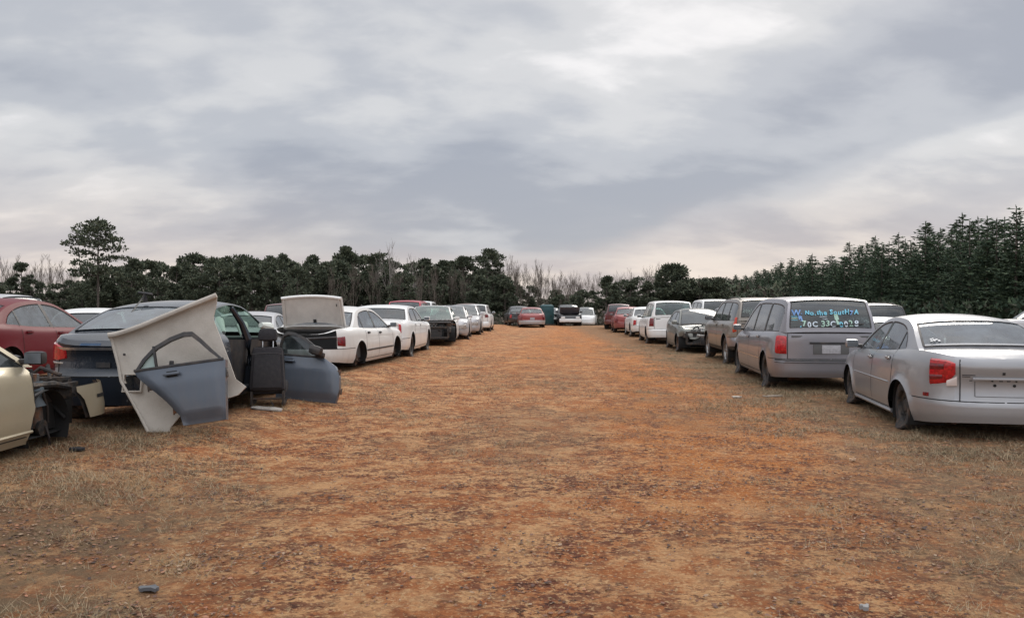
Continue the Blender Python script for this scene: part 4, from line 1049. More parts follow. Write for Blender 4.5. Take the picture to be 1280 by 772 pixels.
# ------------------------------------------------------------------ paints
P_SILVER = paint('silver', (.33, .335, .35), .5, .30, .12)
P_GREYVAN = paint('grey_van', (.25, .245, .265), .55, .30, .13)
P_TANSUV = paint('pewter', (.24, .215, .185), .5, .32, .26)
P_WHITE = paint('white', (.78, .785, .77), 0., .34, .14)
P_IVORY = paint('dirty_white', (.68, .675, .65), 0., .42, .30)
P_CREAM = paint('champagne', (.40, .355, .255), .35, .34, .18)
P_NAVY = paint('dark_navy', (.014, .021, .032), .3, .26, .05)
P_BLUEG = paint('blue_grey_door', (.072, .092, .122), .35, .40, .14)
P_RED = paint('crimson', (.125, .004, .010), .0, .40, .02, .04, .2)
P_MAROON = paint('maroon', (.11, .02, .022), .2, .4, .3)
P_FADED = paint('faded_red', (.27, .045, .045), .1, .5, .35)
P_BROWN = paint('brown', (.13, .065, .05), .1, .5, .3)
P_BLACK = paint('black_car', (.018, .018, .022), .1, .35, .2)
P_GREEN = paint('grey_green', (.15, .16, .145), .3, .42, .4)
P_LTGREY = paint('light_grey', (.46, .46, .47), .25, .4, .3)

def tails(kind, mt=REDL, tall=None):
    k = spec(kind); s_ = Shape(k); z1 = s_.sh(-s_.a)
    if kind in ('minivan', 'suv', 'hatch'):
        lo, hi = tall or (.72, 1.02)
        return [('tail_light', mt, [(('r', k['trunk_y']+.02), lo, hi), (('x', -s_.a+.17), lo, hi+.01)], .016)]
    lo, hi = tall or (z1-.30, z1-.05)
    return [('tail_light', mt, [(('r', k['trunk_y']+.02), lo+.03, hi), (('r', s_.w*.93), lo, hi+.01), (('x', -s_.a+.36), lo+.05, hi-.01)], .014)]
def heads(kind):
    k = spec(kind); s_ = Shape(k); z1 = s_.sh(s_.a)
    return [('headlight', CLRL, [(('x', s_.a-.38), z1-.06, z1+.02), (('f', s_.w*.9), z1-.19, z1-.02), (('f', s_.w*.5), z1-.17, z1-.04)], .012),
            ('grille', BLACK, [(('f', s_.w*.46), z1-.15, z1-.06), (('f', .01), z1-.16, z1-.05)], .004)]
def engine_bay(root, sh, deep=.75, junk=7):
    """stripped nose: radiator support, strut towers, engine block, hoses and battery"""
    a = sh.a; x1 = a-.22; x0 = x1-deep; rg_ = random.Random(junk); wI = sh.w-.22; e = M()
    e.box((x1-.05, 0, .70), (.05, wI*2, .06), DARKM); e.box((x1-.05, 0, .34), (.06, wI*1.9, .08), DARKM)
    e.box((x1-.10, 0, .52), (.05, wI*1.3, .34), mat('radiator_fins', (.05, .05, .05), .6, .4, bump=(90, .8)))
    for q in (-1, 1): e.box((x1-.05, q*(wI-.03), .52), (.05, .07, .38), DARKM)
    e.box((x1-.42, .05, .55), (.46, .62, .42), DARKM, ch=.2); e.box((x1-.42, .05, .80), (.34, .48, .08), ALU, ch=.3)
    for i in range(4): e.tube([(x1-.32, -.13+i*.12, .82), (x1-.24, -.13+i*.12, .80), (x1-.17, -.13+i*.12, .66)], .026, ALU)
    e.box((x1-.38, wI-.28, .72), (.26, .19, .19), BLACK, ch=.2); e.cyl((x1-.30, -wI+.28, .55), (x1-.30, -wI+.28, .78), .09, TRIMG)
    for i in range(22):
        p = Vector((x1-rg_.uniform(.05, .6), rg_.uniform(-wI+.1, wI-.1), rg_.uniform(.35, .88))); q_ = p+Vector((rg_.uniform(-.3, .1), rg_.uniform(-.4, .4), rg_.uniform(-.2, .15)))
        e.tube([p, (p+q_)/2+Vector((0, 0, rg_.uniform(.02, .12))), q_], rg_.uniform(.012, .028), rg_.choice((UNDER, BLACK, DARKM, RUB, STEEL, ALU)), 6)
    e.build('engine', root)
    f = M()
    for q in (-1, 1):
        f.box((x1-.45, q*(wI+.02), .60), (.95, .06, .16), DARKM); f.cyl((sh.k['wb'][1], q*(wI-.03), .45), (sh.k['wb'][1], q*(wI-.03), .82), .085, STEEL)
        f.cyl((sh.k['wb'][1], q*(wI-.03), .36), (sh.k['wb'][1], q*(wI+.05), .56), .035, STEEL)
        f.tube([(sh.k['wb'][1]-.3, q*.3, .28), (sh.k['wb'][1], q*(wI), .27), (sh.k['wb'][1]+.25, q*.35, .28)], .028, STEEL)
    f.cyl((sh.k['wb'][1]-.3, -wI, .55), (sh.k['wb'][1]-.3, wI, .55), .04, DARKM); f.build('front_frame', root)

# ================================================================== right row
# silver saloon nearest the camera
lpc = [('tail_light', REDL, [(('r', .49), .80, .92), (('r', .56), .70, .955), (('r', .74), .655, .975), (('x', -2.07), .67, .975), (('x', -1.97), .73, .95)], .022),
       ('reverse_light', mat('pale_lamp_lens', (.58, .50, .47), .2, coat=.5), [(('r', .475), .665, .78), (('r', .57), .66, .73)], .030),
       ('lamp_bulb_housing', REDD, [(('r', .585), .845, .915), (('r', .70), .835, .92)], .0275), ('lamp_bulb_housing', REDD, [(('r', .60), .74, .79), (('r', .70), .72, .79)], .0275),
       ('side_marker', REDD, [(('x', -1.96), .53, .575), (('x', -1.89), .53, .575)], .006)] + heads('compact')
def place_rear_left(kind, wx, wy, head):
    """centre of a car whose rear left wheel face is at (wx, wy)"""
    s_ = Shape(spec(kind)); h = R(90+head); f = Vector((math.cos(h), math.sin(h))); l = Vector((-f.y, f.x)); p = Vector((wx, wy))-f*s_.k['wb'][0]-l*(s_.w-.02); return (p.x, p.y)
c = place_rear_left('compact', 4.74, 9.75, -10.5)
car0, sh0, ob0 = make_car('sedan', 'silver compact saloon with red tail lights, nearest car on the right', 'sedan', None, 'compact', c, -10.5, P_SILVER, z=gz(*c)-.05,
    wheels=('dark', 'dark', 'dark', 'dark'), sink=.05, lamps=lpc, glassm=GLB, handles=True, flare=.026)
for sd_ in (1, -1):
    m = M(); m.tube([sh0.band(sd_, sh0.Sx(x_), .235, .006) for x_ in np.linspace(-.96, .90, 12)], .028, P_SILVER, 8); m.build('side_skirt', car0)
    m = M(); m.tube([sh0.band(sd_, sh0.Sx(x_), .60, .0) for x_ in np.linspace(-.92, .88, 12)], .011, P_SILVER, 6); m.build('side_moulding', car0)
k_ = Shape(spec('compact')); m = M()
p = k_.band(1, 0, .755, .012); m.box((p[0], 0, p[2]), (.02, .66, .028), P_SILVER, ch=.3)
for q in (-.11, .13): m.cyl((p[0]+.01, q, .735), (p[0]-.004, q, .735), .009, UNDER, n=8)
m.build('trunk_garnish', car0)
m = M(); 
for sgn in (-1, 1): m.grid([[k_.band(1 if y_ > 0 else -1, k_.Sr(abs(y_)), z_, .002) for y_ in (sgn*.36, sgn*.02)] for z_ in (.738, .728)], UNDER)
m.build('trunk_crease', car0)
m = M()
for sg_ in (1, -1):
    m.grid([[k_.band(sg_, k_.Sr(y_), z_, .0025) for y_ in (.30, .308)] for z_ in np.linspace(.56, .73, 5)], TRIMG)
m.build('plate_recess_edge', car0)
m = M(); m.grid([[k_.band(1, k_.Sr(y_), z_, .0025) for z_ in (.556, .563)] for y_ in np.linspace(0, .30, 6)], TRIMG); m.grid([[k_.band(-1, k_.Sr(y_), z_, .0025) for z_ in (.556, .563)] for y_ in np.linspace(0, .30, 6)], TRIMG); m.build('plate_recess_edge', car0)
for y_, r_ in ((.10, .016), (-.10, .016)):
    m = M(); q_ = k_.band(1 if y_ > 0 else -1, k_.Sr(abs(y_)), .685, .004); m.cyl((q_[0]+.006, q_[1], q_[2]), (q_[0]-.004, q_[1], q_[2]), r_, UNDER, n=10); m.build('plate_screw', car0)
for z0_, ys_ in ((.790, (.30, .35, .40, .43)), (.772, (.35, .39, .43))):
    m = M(); m.grid([[k_.band(1, k_.Sr(y_), z_, .003) for z_ in (z0_, z0_+.008)] for y_ in ys_], BLACK); m.build('badge_strip', car0)
m = M()
m.grid([[k_.band(1, k_.Sr(y_), z_, .003) for z_ in (.80, .83)] for y_ in (.0, .03)], BLACK)
m.build('badge', car0)
m = M(); v_ = ob0['rear_window'].data.vertices; cz = [v.co.copy() for v in v_]
lowp = min((c_ for c_ in cz if c_.y > .3), key=lambda c_: (c_-Vector((-1.62, .46, 1.08))).length)
for dx, dy, r_ in ((.02, .0, .016), (.05, .02, .013), (.03, .05, .018), (.055, .08, .012), (.015, .085, .014), (.07, .055, .010)):
    q_ = Vector((lowp.x+dx, lowp.y-.0+dy-.05, lowp.z+dx*.45+.030)); m.add([q_+Vector((math.cos(t_)*r_, math.sin(t_)*r_, math.cos(t_)*r_*.45)) for t_ in np.linspace(0, 5.5, 8)], [tuple(range(8))], mat('white_sticker', (.7, .7, .7), .6))
m.build('window_sticker', car0)

# grey minivan with paint-marker writing
lpv = [('tail_light', REDL, [(('r', .755), .70, 1.02), (('r', .86), .70, 1.03), (('x', -2.30), .71, 1.03)], .022)] + heads('minivan')
c = place_rear_left('minivan', 4.72, 14.9, -6.5)
van, shv, obv = make_car('minivan', 'dusty grey minivan with marker writing across its rear window', 'minivan', None, 'minivan', c, -6.5, P_GREYVAN, z=gz(*c)-.03,
    wheels=('dark', 'dark', 'dark', 'dark'), sink=.03, lamps=lpv, glassm=GLD, sideglass=GLB, side_trim=(.56, .022, CHROME), handles=True, black_b=True)
m = M(); p = shv.band(1, 0, .86, .006); m.box((p[0], 0, .90), (.03, .72, .035), BLACK, ch=.3); m.box((p[0]+.002, 0, .79), (.012, .60, .17), TRIMG, ch=.15); m.build('plate_recess', van)
m = M(); m.box((p[0]-.008, 0, .79), (.008, .31, .15), PLATE, ch=.1); m.build('license_plate', van)
m = M()
for z_, h_ in ((.60, .03), (.555, .012)):
    for sd in (1, -1): m.grid([[shv.band(sd, S_, zz_, .012) for zz_ in (z_-h_/2, z_+h_/2)] for S_ in np.linspace(0, shv.Sx(-2.3), 12)], BLACK)
m.build('bumper_strip', van)
m = M(); tube_ = [shv.gh(sd, -2.2, 1.62) for sd in (1,)]
# marker writing: font outlines turned into meshes on the glass
rw = [v.co.copy() for v in obv['rear_window'].data.vertices]
zlo, zhi = min(v.z for v in rw), max(v.z for v in rw)
def glass_x(y_, z_):
    """x of the rear glass at (y, z): inverse-distance from its vertices"""
    d = sorted(((v.y-y_)**2+(v.z-z_)**2, v.x) for v in rw)[:4]; ws = [1/(a_+1e-5) for a_, _ in d]; return sum(w_*x_ for w_, (_, x_) in zip(ws, d))/sum(ws)
CY, WH, BLU, LIME = mat('marker_cyan', (.22, .62, .80), .6), mat('marker_white', (.62, .72, .80), .6), mat('marker_blue', (.20, .38, .72), .6), mat('marker_pale_green', (.42, .62, .52), .6)
def write(txt, y0, z0, size, m_, seed, wid=None):
    rg_ = random.Random(seed); y_ = y0
    for ch in txt:
        if ch == ' ': y_ -= size*.34; continue
        cu = bpy.data.curves.new('tmp', 'FONT'); cu.body = ch; cu.size = size*rg_.uniform(.9, 1.12); cu.offset = .0035; cu.resolution_u = 3
        o = bpy.data.objects.new('tmp', cu); COL.objects.link(o); dg = bpy.context.evaluated_depsgraph_get(); me_ = bpy.data.meshes.new_from_object(o.evaluated_get(dg))
        xsv = [v.co.x for v in me_.vertices]; w_ = (max(xsv)-min(xsv)) if xsv else size*.3; x0 = min(xsv) if xsv else 0; tl_ = rg_.uniform(-.10, .10); dz_ = rg_.uniform(-.012, .012)
        pts = []
        for v in me_.vertices:
            yy, zz_ = y_-(v.co.x-x0)-v.co.y*tl_, z0+v.co.y+dz_; pts.append((glass_x(yy, zz_)-.022, yy, zz_))
        m_.add(pts, [tuple(p_.vertices) for p_ in me_.polygons], rg_.choice((CY, WH, BLU, CY)) if seed == 1 else rg_.choice((CY, LIME, WH)))
        y_ -= w_+size*.13; bpy.data.objects.remove(o); bpy.data.curves.remove(cu); bpy.data.meshes.remove(me_)
m = M(); write('W', .65, 1.375, .15, m, 1); write('. No.the SoutH7A', .49, 1.40, .105, m, 1); m.build('window_writing', van)
m = M(); write('.70C 33C 0028', .52, 1.19, .135, m, 2); m.build('window_writing', van)
m = M()
for y_, z_, w_, h_, mt in ((.60, 1.36, .10, .014, CY), (.60, 1.33, .10, .012, LIME), (.60, 1.30, .10, .012, CY), (.50, 1.33, .06, .09, BLU), (-.10, 1.36, .07, .10, LIME), (-.12, 1.27, .05, .09, LIME), (.12, 1.36, .12, .010, WH), (.10, 1.32, .10, .010, WH)):
    m.add([(glass_x(y_+a_*w_/2, z_+b_*h_/2)-.005, y_+a_*w_/2+b_*.01, z_+b_*h_/2) for a_, b_ in ((1, -1), (-1, -1), (-1, 1), (1, 1))], [(0, 1, 2, 3)], mt)
m.build('window_writing', van)
m = M(); m.tube([(glass_x(0, zlo+.04)-.02, .05, zlo+.03), (glass_x(.2, zlo+.05)-.02, -.25, zlo+.06), (glass_x(.4, zlo+.05)-.02, -.55, zlo+.07)], .010, BLACK, 6); m.build('rear_wiper', van)

# pewter sport utility vehicle in front of the minivan
lps = [('tail_light', ORGL, [(('r', .80), .86, 1.22), (('x', -2.10), .84, 1.22)], .02)] + heads('suv')
c = place_rear_left('suv', 5.50, 20.6, -4)
suv, shs, _ = make_car('sport_utility_vehicle', 'pewter sport utility vehicle with orange-red tail lights ahead of the grey minivan', 'SUV', None, 'suv', c, -4, P_TANSUV, z=gz(*c),
    wheels=('alloy', 'dark', 'alloy', 'dark'), lamps=lps, glassm=GLD, rails=True, mirrors='black', rocker=BLACK, bump_m=P_GREYVAN)

# crashed saloon that faces the camera
c = (5.45+.87, 25.0+2.3)
s3, sh3, ob3 = make_car('sedan', 'crashed grey-green saloon facing the camera with a crumpled nose', 'sedan', None, 'compact', c, 176, P_GREEN, z=gz(*c)-.05,
    wheels=('alloy', 'steel', 'alloy', 'steel'), sink=.05, lamps=tails('compact'), glassm=GLD, remove=('front_bumper',))
engine_bay(s3, sh3, .6, 3)
for nm in ('hood', 'front_fender'):     # crush the nose: push it back and buckle it
    for v in ob3[nm].data.vertices:
        f_ = float(ss(1.1, 2.25, v.co.x)); n_ = mnoise.noise(v.co*3.3); v.co.x -= .22*f_*(1+n_); v.co.z += f_*(.10*mnoise.noise(v.co*4.1+Vector((3, 1, 2)))+.07*math.sin(v.co.y*5)); v.co.y += .08*f_*mnoise.noise(v.co*3.7+Vector((9, 9, 0)))
m = M(); m.box((2.18, .25, .42), (.10, 1.0, .24), BLACK, Matrix.Rotation(R(9), 3, 'Z'), ch=.3); m.box((2.24, .1, .55), (.05, .9, .08), ALU, Matrix.Rotation(R(-8), 3, 'X'), ch=.3); m.build('bent_bumper_beam', s3)

c = place_rear_left('minivan', 5.36, 31.8, -4)
make_car('minivan', 'white minivan with a wide green-tinted rear window, on the right', 'minivan', None, 'minivan', c, -4, P_WHITE, z=gz(*c)-.02, wheels=('steel',)*4,
    lamps=[('tail_light', REDD, [(('r', .76), .72, 1.04), (('x', -2.30), .72, 1.06)], .018)]+heads('minivan'), glassm=glass('teal_window_glass', (.20, .32, .30), .14, (.16, .26, .26)), detail=True)
c = (8.95, 36.0); make_car('minivan', 'second white minivan mostly hidden behind the green-windowed one', 'minivan', None, 'minivan', c, -4, P_WHITE, z=gz(*c)+.05, lamps=tails('minivan'), glassm=GLD, detail=False)
c = (8.6, 31.0); make_car('sedan', 'pale car whose light roof shows behind the crashed saloon', 'sedan', None, 'saloon', c, -4, P_LTGREY, z=gz(*c), lamps=tails('saloon'), detail=False)
c = (6.75, 40.2); make_car('sedan', 'white saloon with a shiny front wheel beyond the white minivan', 'sedan', None, 'sedan90', c, -3, P_WHITE, z=gz(*c), wheels=('alloy',)*4, lamps=tails('sedan90')+heads('sedan90'), detail=True)
c = (6.75, 46.3); make_car('sedan', 'faded red saloon seen from behind far down the right row', 'sedan', None, 'sedan90', c, -5, P_FADED, z=gz(*c), lamps=tails('sedan90', REDD)+heads('sedan90'), plate=(0., .66))
c = (7.0, 52.6); make_car('sport_utility_vehicle', 'maroon sport utility vehicle at the far end of the right row', 'SUV', None, 'suv', c, -6, P_MAROON, z=gz(*c)-.1, lamps=tails('suv', REDD), glassm=GLD)

# second line of cars behind the right row
for (x_, y_, hd, kd, pm_, lab, dz_) in (
        (11.2, 26.5, 5, 'suv', P_BLACK, 'black vehicle with a roof rail behind the grey minivan', -.12),
        (9.3, 20.7, 4, 'sedan90', P_WHITE, 'white car glimpsed between the grey minivan and the silver saloon', -.22),
        (21.5, 29.0, 80, 'saloon', P_WHITE, 'white car far behind the silver saloon at the right edge', .12),
        (24.0, 36.0, 82, 'suv', P_LTGREY, 'pale vehicle far behind the silver saloon, only its roof showing', -.20),
        ):
    make_car('parked_car', lab, 'car', None, kd, (x_, y_), hd, pm_, z=gz(x_, y_)+dz_, lamps=tails(kd), glassm=GLD, detail=False, rails=(pm_ is P_BLACK))

# ================================================================== far end of the lane
c = (1.35, 57.0); make_car('sedan', 'faded red saloon backed up to the treeline at the lane end', 'sedan', None, 'sedan90', c, 1, P_FADED, z=gz(*c)-.05, lamps=tails('sedan90', REDD), bump_m=P_LTGREY, plate=(0, .66))
c = (.45, 60.6); make_car('parked_car', 'dark car half hidden left of the red saloon at the lane end', 'car', None, 'sedan90', c, 6, P_BLACK, z=gz(*c)+.03, lamps=tails('sedan90'), detail=False)
c = (4.35, 61.6); s_far, shf, _ = make_car('sport_utility_vehicle', 'black vehicle with its bonnet up and a white bumper at the lane end', 'SUV', None, 'suv', c, 180, P_BLACK, z=gz(*c)-.12, wheels=('steel',)*4, remove=('hood', 'front_bumper'), glassm=GLD)
engine_bay(s_far, shf, .7, 5)
m = M(); m.grid([[(1.15+.75*t_+.02*math.sin(q*3), q*.74, 1.02+.50*t_) for q in np.linspace(-1, 1, 7)] for t_ in np.linspace(0, 1, 5)], mat('raised_bonnet', (.17, .17, .20), .5, noise=(6, (.11, .11, .13), .4, .7))); m.build('hood', s_far)
m = M(); m.box((2.30, 0, .55), (.16, 1.66, .26), P_WHITE, ch=.4)
for q in (-.55, .55): m.box((2.32, q, .76), (.08, .3, .14), P_WHITE, ch=.3)
m.build('front_bumper', s_far)
c = (3.2, 64.6); s5, sh5, _ = make_car('sedan', 'white saloon with its nose stripped off, left of the black one', 'sedan', None, 'sedan90', c, 176, P_WHITE, z=gz(*c), remove=('hood', 'front_bumper'), glassm=GLD); engine_bay(s5, sh5, .7, 8)
c = (6.0, 65.4); make_car('sport_utility_vehicle', 'white vehicle showing right of the black one at the lane end', 'SUV', None, 'suv', c, 172, P_WHITE, z=gz(*c)-.2, glassm=GL, detail=False)
# teal portable toilet
c = (2.72, 62.0); pt = empty('portable_toilet', (*c, gz(*c)), R(4)); tag(pt, 'teal portable toilet cabin between the red saloon and the white wreck', 'portable toilet')
TEAL, TEALD = mat('teal_plastic', (.010, .055, .060), .5, noise=(5, (.018, .07, .075), .4, .7)), mat('teal_dark_roof', (.02, .07, .08), .6)
m = M(); m.box((0, 0, .80), (.92, .92, 1.45), TEAL, ch=.03); m.box((0, 0, .08), (1.0, 1.0, .12), BLACK, ch=.2)
for q in (-.46, .46):
    for r_ in (-.46, .46): m.box((q, r_, .8), (.06, .06, 1.47), TEAL, ch=.2)
m.build('cabin', pt)
m = M(); m.box((0, -.47, .76), (.66, .03, 1.3), TEAL, ch=.3); m.box((.0, -.49, 1.2), (.5, .01, .3), TEALD, ch=.2); d_ = m.build('door', pt); m = M(); m.box((.26, -.50, .75), (.05, .03, .12), BLACK); m.build('handle', d_)
m = M(); m.box((0, 0, 1.56), (.98, .98, .12), TEALD, taper=.35, ch=.2); m.build('roof', pt)

# ================================================================== left row
# cream car without its wing, low on the ground, nearest on the left
c = (-4.45-.86, 6.45); cream, shc, obc = make_car('sedan', 'champagne car with its right front wing gone, nearest on the left', 'sedan', None, 'compact', c, .5, P_CREAM, z=gz(*c)-.10,
    wheels=('hub', 'none', 'hub', 'none'), lamps=tails('compact'), glassm=GLD, mirrors='black', remove=('front_fender', 'front_bumper', 'hood'), handles=True)
engine_bay(cream, shc, .80, 2)
m = M(); m.tube([shc.band(-1, shc.Sx(x_), .315, .002) for x_ in np.linspace(-.9, .95, 12)], .016, P_CREAM, 6); m.build('side_moulding', cream)
m = M(); k_ = shc     # hanging corner of the bumper cover
us = np.linspace(0, 1, 14); rows = []
for u_ in us:
    x_ = 2.10-.64*u_; S_ = k_.Sx(x_); lo, hi = (.33 if x_ > 1.62 else .31+math.sqrt(max(0, .355**2-(x_-1.27)**2))), .68-.02*u_
    lo = min(lo, hi-.02)
    rows.append([Vector(k_.band(-1, S_, min(z_, k_.sh(1.9)), 0)) for z_ in np.linspace(lo, hi, 7)])
[setattr(v, 'y', v.y-.26*(v.x-1.46)) for r_ in rows for v in r_]
m.grid([[tuple(v) for v in r_] for r_ in rows], P_CREAM); m.grid([[tuple(v+Vector((-.03, .03, 0))) for v in r_] for r_ in rows], BLACK)
S0_, S1_ = k_.Sx(1.96), k_.Sx(1.76)
m.grid([[(lambda q_: (q_[0], q_[1]-.26*(q_[0]-1.46), q_[2]))(k_.band(-1, S_, z_, .006)) for z_ in (.52, .555)] for S_ in np.linspace(S0_, S1_, 6)], UNDER)
bc = m.build('bumper_corner', cream); bc.location = (.02, -.12, .02); bc.rotation_euler = (0, 0, R(-1.5))
m = M(); m.tube([(1.0, -.72, .72), (1.5, -.74, .70), (1.95, -.66, .62)], .035, DARKM); m.tube([(1.02, -.80, .62), (1.2, -.80, .66), (1.32, -.78, .50), (1.36, -.76, .34)], .014, BLACK)
m.cyl((1.27, -.70, .30), (1.27, -.66, .74), .07, STEEL); m.cyl((1.27, -.70, .50), (1.27, -.66, .74), .095, mat('spring_blue', (.12, .15, .17), .5, .4)); m.lathe([(0, -.03), (.08, -.03), (.08, .0), (.05, .02), (0, .02)], (1.27, -.74, .30), DARKM, 22)
m.tube([(1.30, -.78, .32), (1.31, -.80, .20), (1.36, -.78, .12)], .012, BLACK); m.build('suspension_strut', cream)
m = M(); m.box((1.75, -.55, .60), (.55, .22, .10), BLACK, Matrix.Rotation(R(-8), 3, 'Z'), ch=.3); m.box((1.5, -.66, .40), (.9, .05, .30), UNDER, ch=.2); m.build('inner_wing', cream)

# navy saloon being taken apart
c = (-4.51, 11.25)
lpo = [('tail_light', REDL, [(('r', .54), .80, .91), (('r', .68), .765, .96), (('x', -1.98), .80, .98)], .02), ('tail_light', CLRL, [(('r', .60), .735, .755), (('x', -2.05), .735, .755)], .012)] + heads('saloon')
navy, shn, obn = make_car('sedan', 'navy blue saloon stripped of its right doors, rear end towards the camera', 'sedan', None, 'saloon', c, .8, P_NAVY, z=gz(*c)+.0,
    wheels=('dark', 'none', 'dark', 'dark'), lamps=lpo, glassm=GLG, remove=('rear_door_R', 'front_door_R', 'seat_R'), interior=CLOTHD, liner=BLACK, mirrors=False)
for ch in list(navy.children):
    if ch.name.startswith('rear_window'): ch.data.materials.clear(); ch.data.materials.append(GLB)
m = M()
for sd in (1, -1): m.grid([[shn.band(sd, S_, zz_, .018) for zz_ in (.895, .925)] for S_ in np.linspace(0, shn.Sr(.66), 12)], CHROME)
m.build('chrome_garnish', navy)
m = M()
for z_ in (.95, .965):
    m = M(); m.grid([[shn.band(1, S_, zz_, .004) for zz_ in (z_, z_+.006)] for S_ in np.linspace(shn.Sr(.1), shn.Sr(.34), 5)], mat('blue_marker', (.03, .10, .22), .5)); m.build('marker_line', navy)
m = M()
m.grid([[shn.band(1, S_, zz_, .016) for zz_ in (.70, .76)] for S_ in np.linspace(shn.Sr(.0), shn.Sr(.16), 5)], BLACK)
m.build('badge', navy)
# opened-up side: pillar, sill, trim rags, airbags
m = M(); px_ = -.10
pts = [shn.gh(-1, px_-.16, 1.36), shn.gh(-1, px_-.04, 1.14), (px_+.02, -.80, .92), (px_+.03, -.83, .55), (px_+.02, -.80, .26)]
m.tube(pts, [.035, .045, .06, .065, .08], P_NAVY, 8); m.tube([(-1.1, -.80, .27), (0, -.82, .25), (1.05, -.80, .27)], .055, P_NAVY, 8); m.build('center_pillar', navy)
m = M(); rg_ = random.Random(4)
for i in range(5):
    y_ = -.75+.3*i; pts = [(1.0-.12*rg_.random(), y_+rg_.uniform(-.1, .1), .98+rg_.uniform(0, .06)), (.80, y_+rg_.uniform(-.12, .12), 1.10+rg_.uniform(-.05, .07)), (.62, y_+rg_.uniform(-.1, .1), 1.02+rg_.uniform(-.1, .1))]
    m.tube(pts, [.05, .085, .04], AIRB, 9)
m.box((.46, .36, .98), (.10, .32, .30), AIRB, Matrix.Rotation(R(-30), 3, 'Y'), ch=.45); m.build('airbag', navy)
m = M()
for i in range(14):
    p = Vector((rg_.uniform(-1.0, .9), -.55-.2*rg_.random(), rg_.uniform(.35, 1.0))); q_ = p+Vector((rg_.uniform(-.3, .3), rg_.uniform(-.05, .1), rg_.uniform(-.35, .1)))
    m.tube([p, (p+q_)/2+Vector((.05, -.04, .03)), q_], rg_.uniform(.006, .018), rg_.choice((BLACK, TRIMG, CLOTHG, AMBL, STEEL)), 5)
m.build('torn_wiring', navy)
m = M(); p = shn.gh(1, -.1, 1.30); m.tube([(-1.0, .22, 1.44), (-1.02, .22, 1.55)], [.035, .02], BLACK, 6); m.tube([(-1.02, .12, 1.535), (-1.02, .22, 1.55), (-1.02, .30, 1.56)], .018, BLACK, 6); m.tube([(-1.06, .22, 1.50), (-1.30, .21, 1.37), (-1.56, .20, 1.22)], .010, BLACK, 5); m.build('antenna', navy)

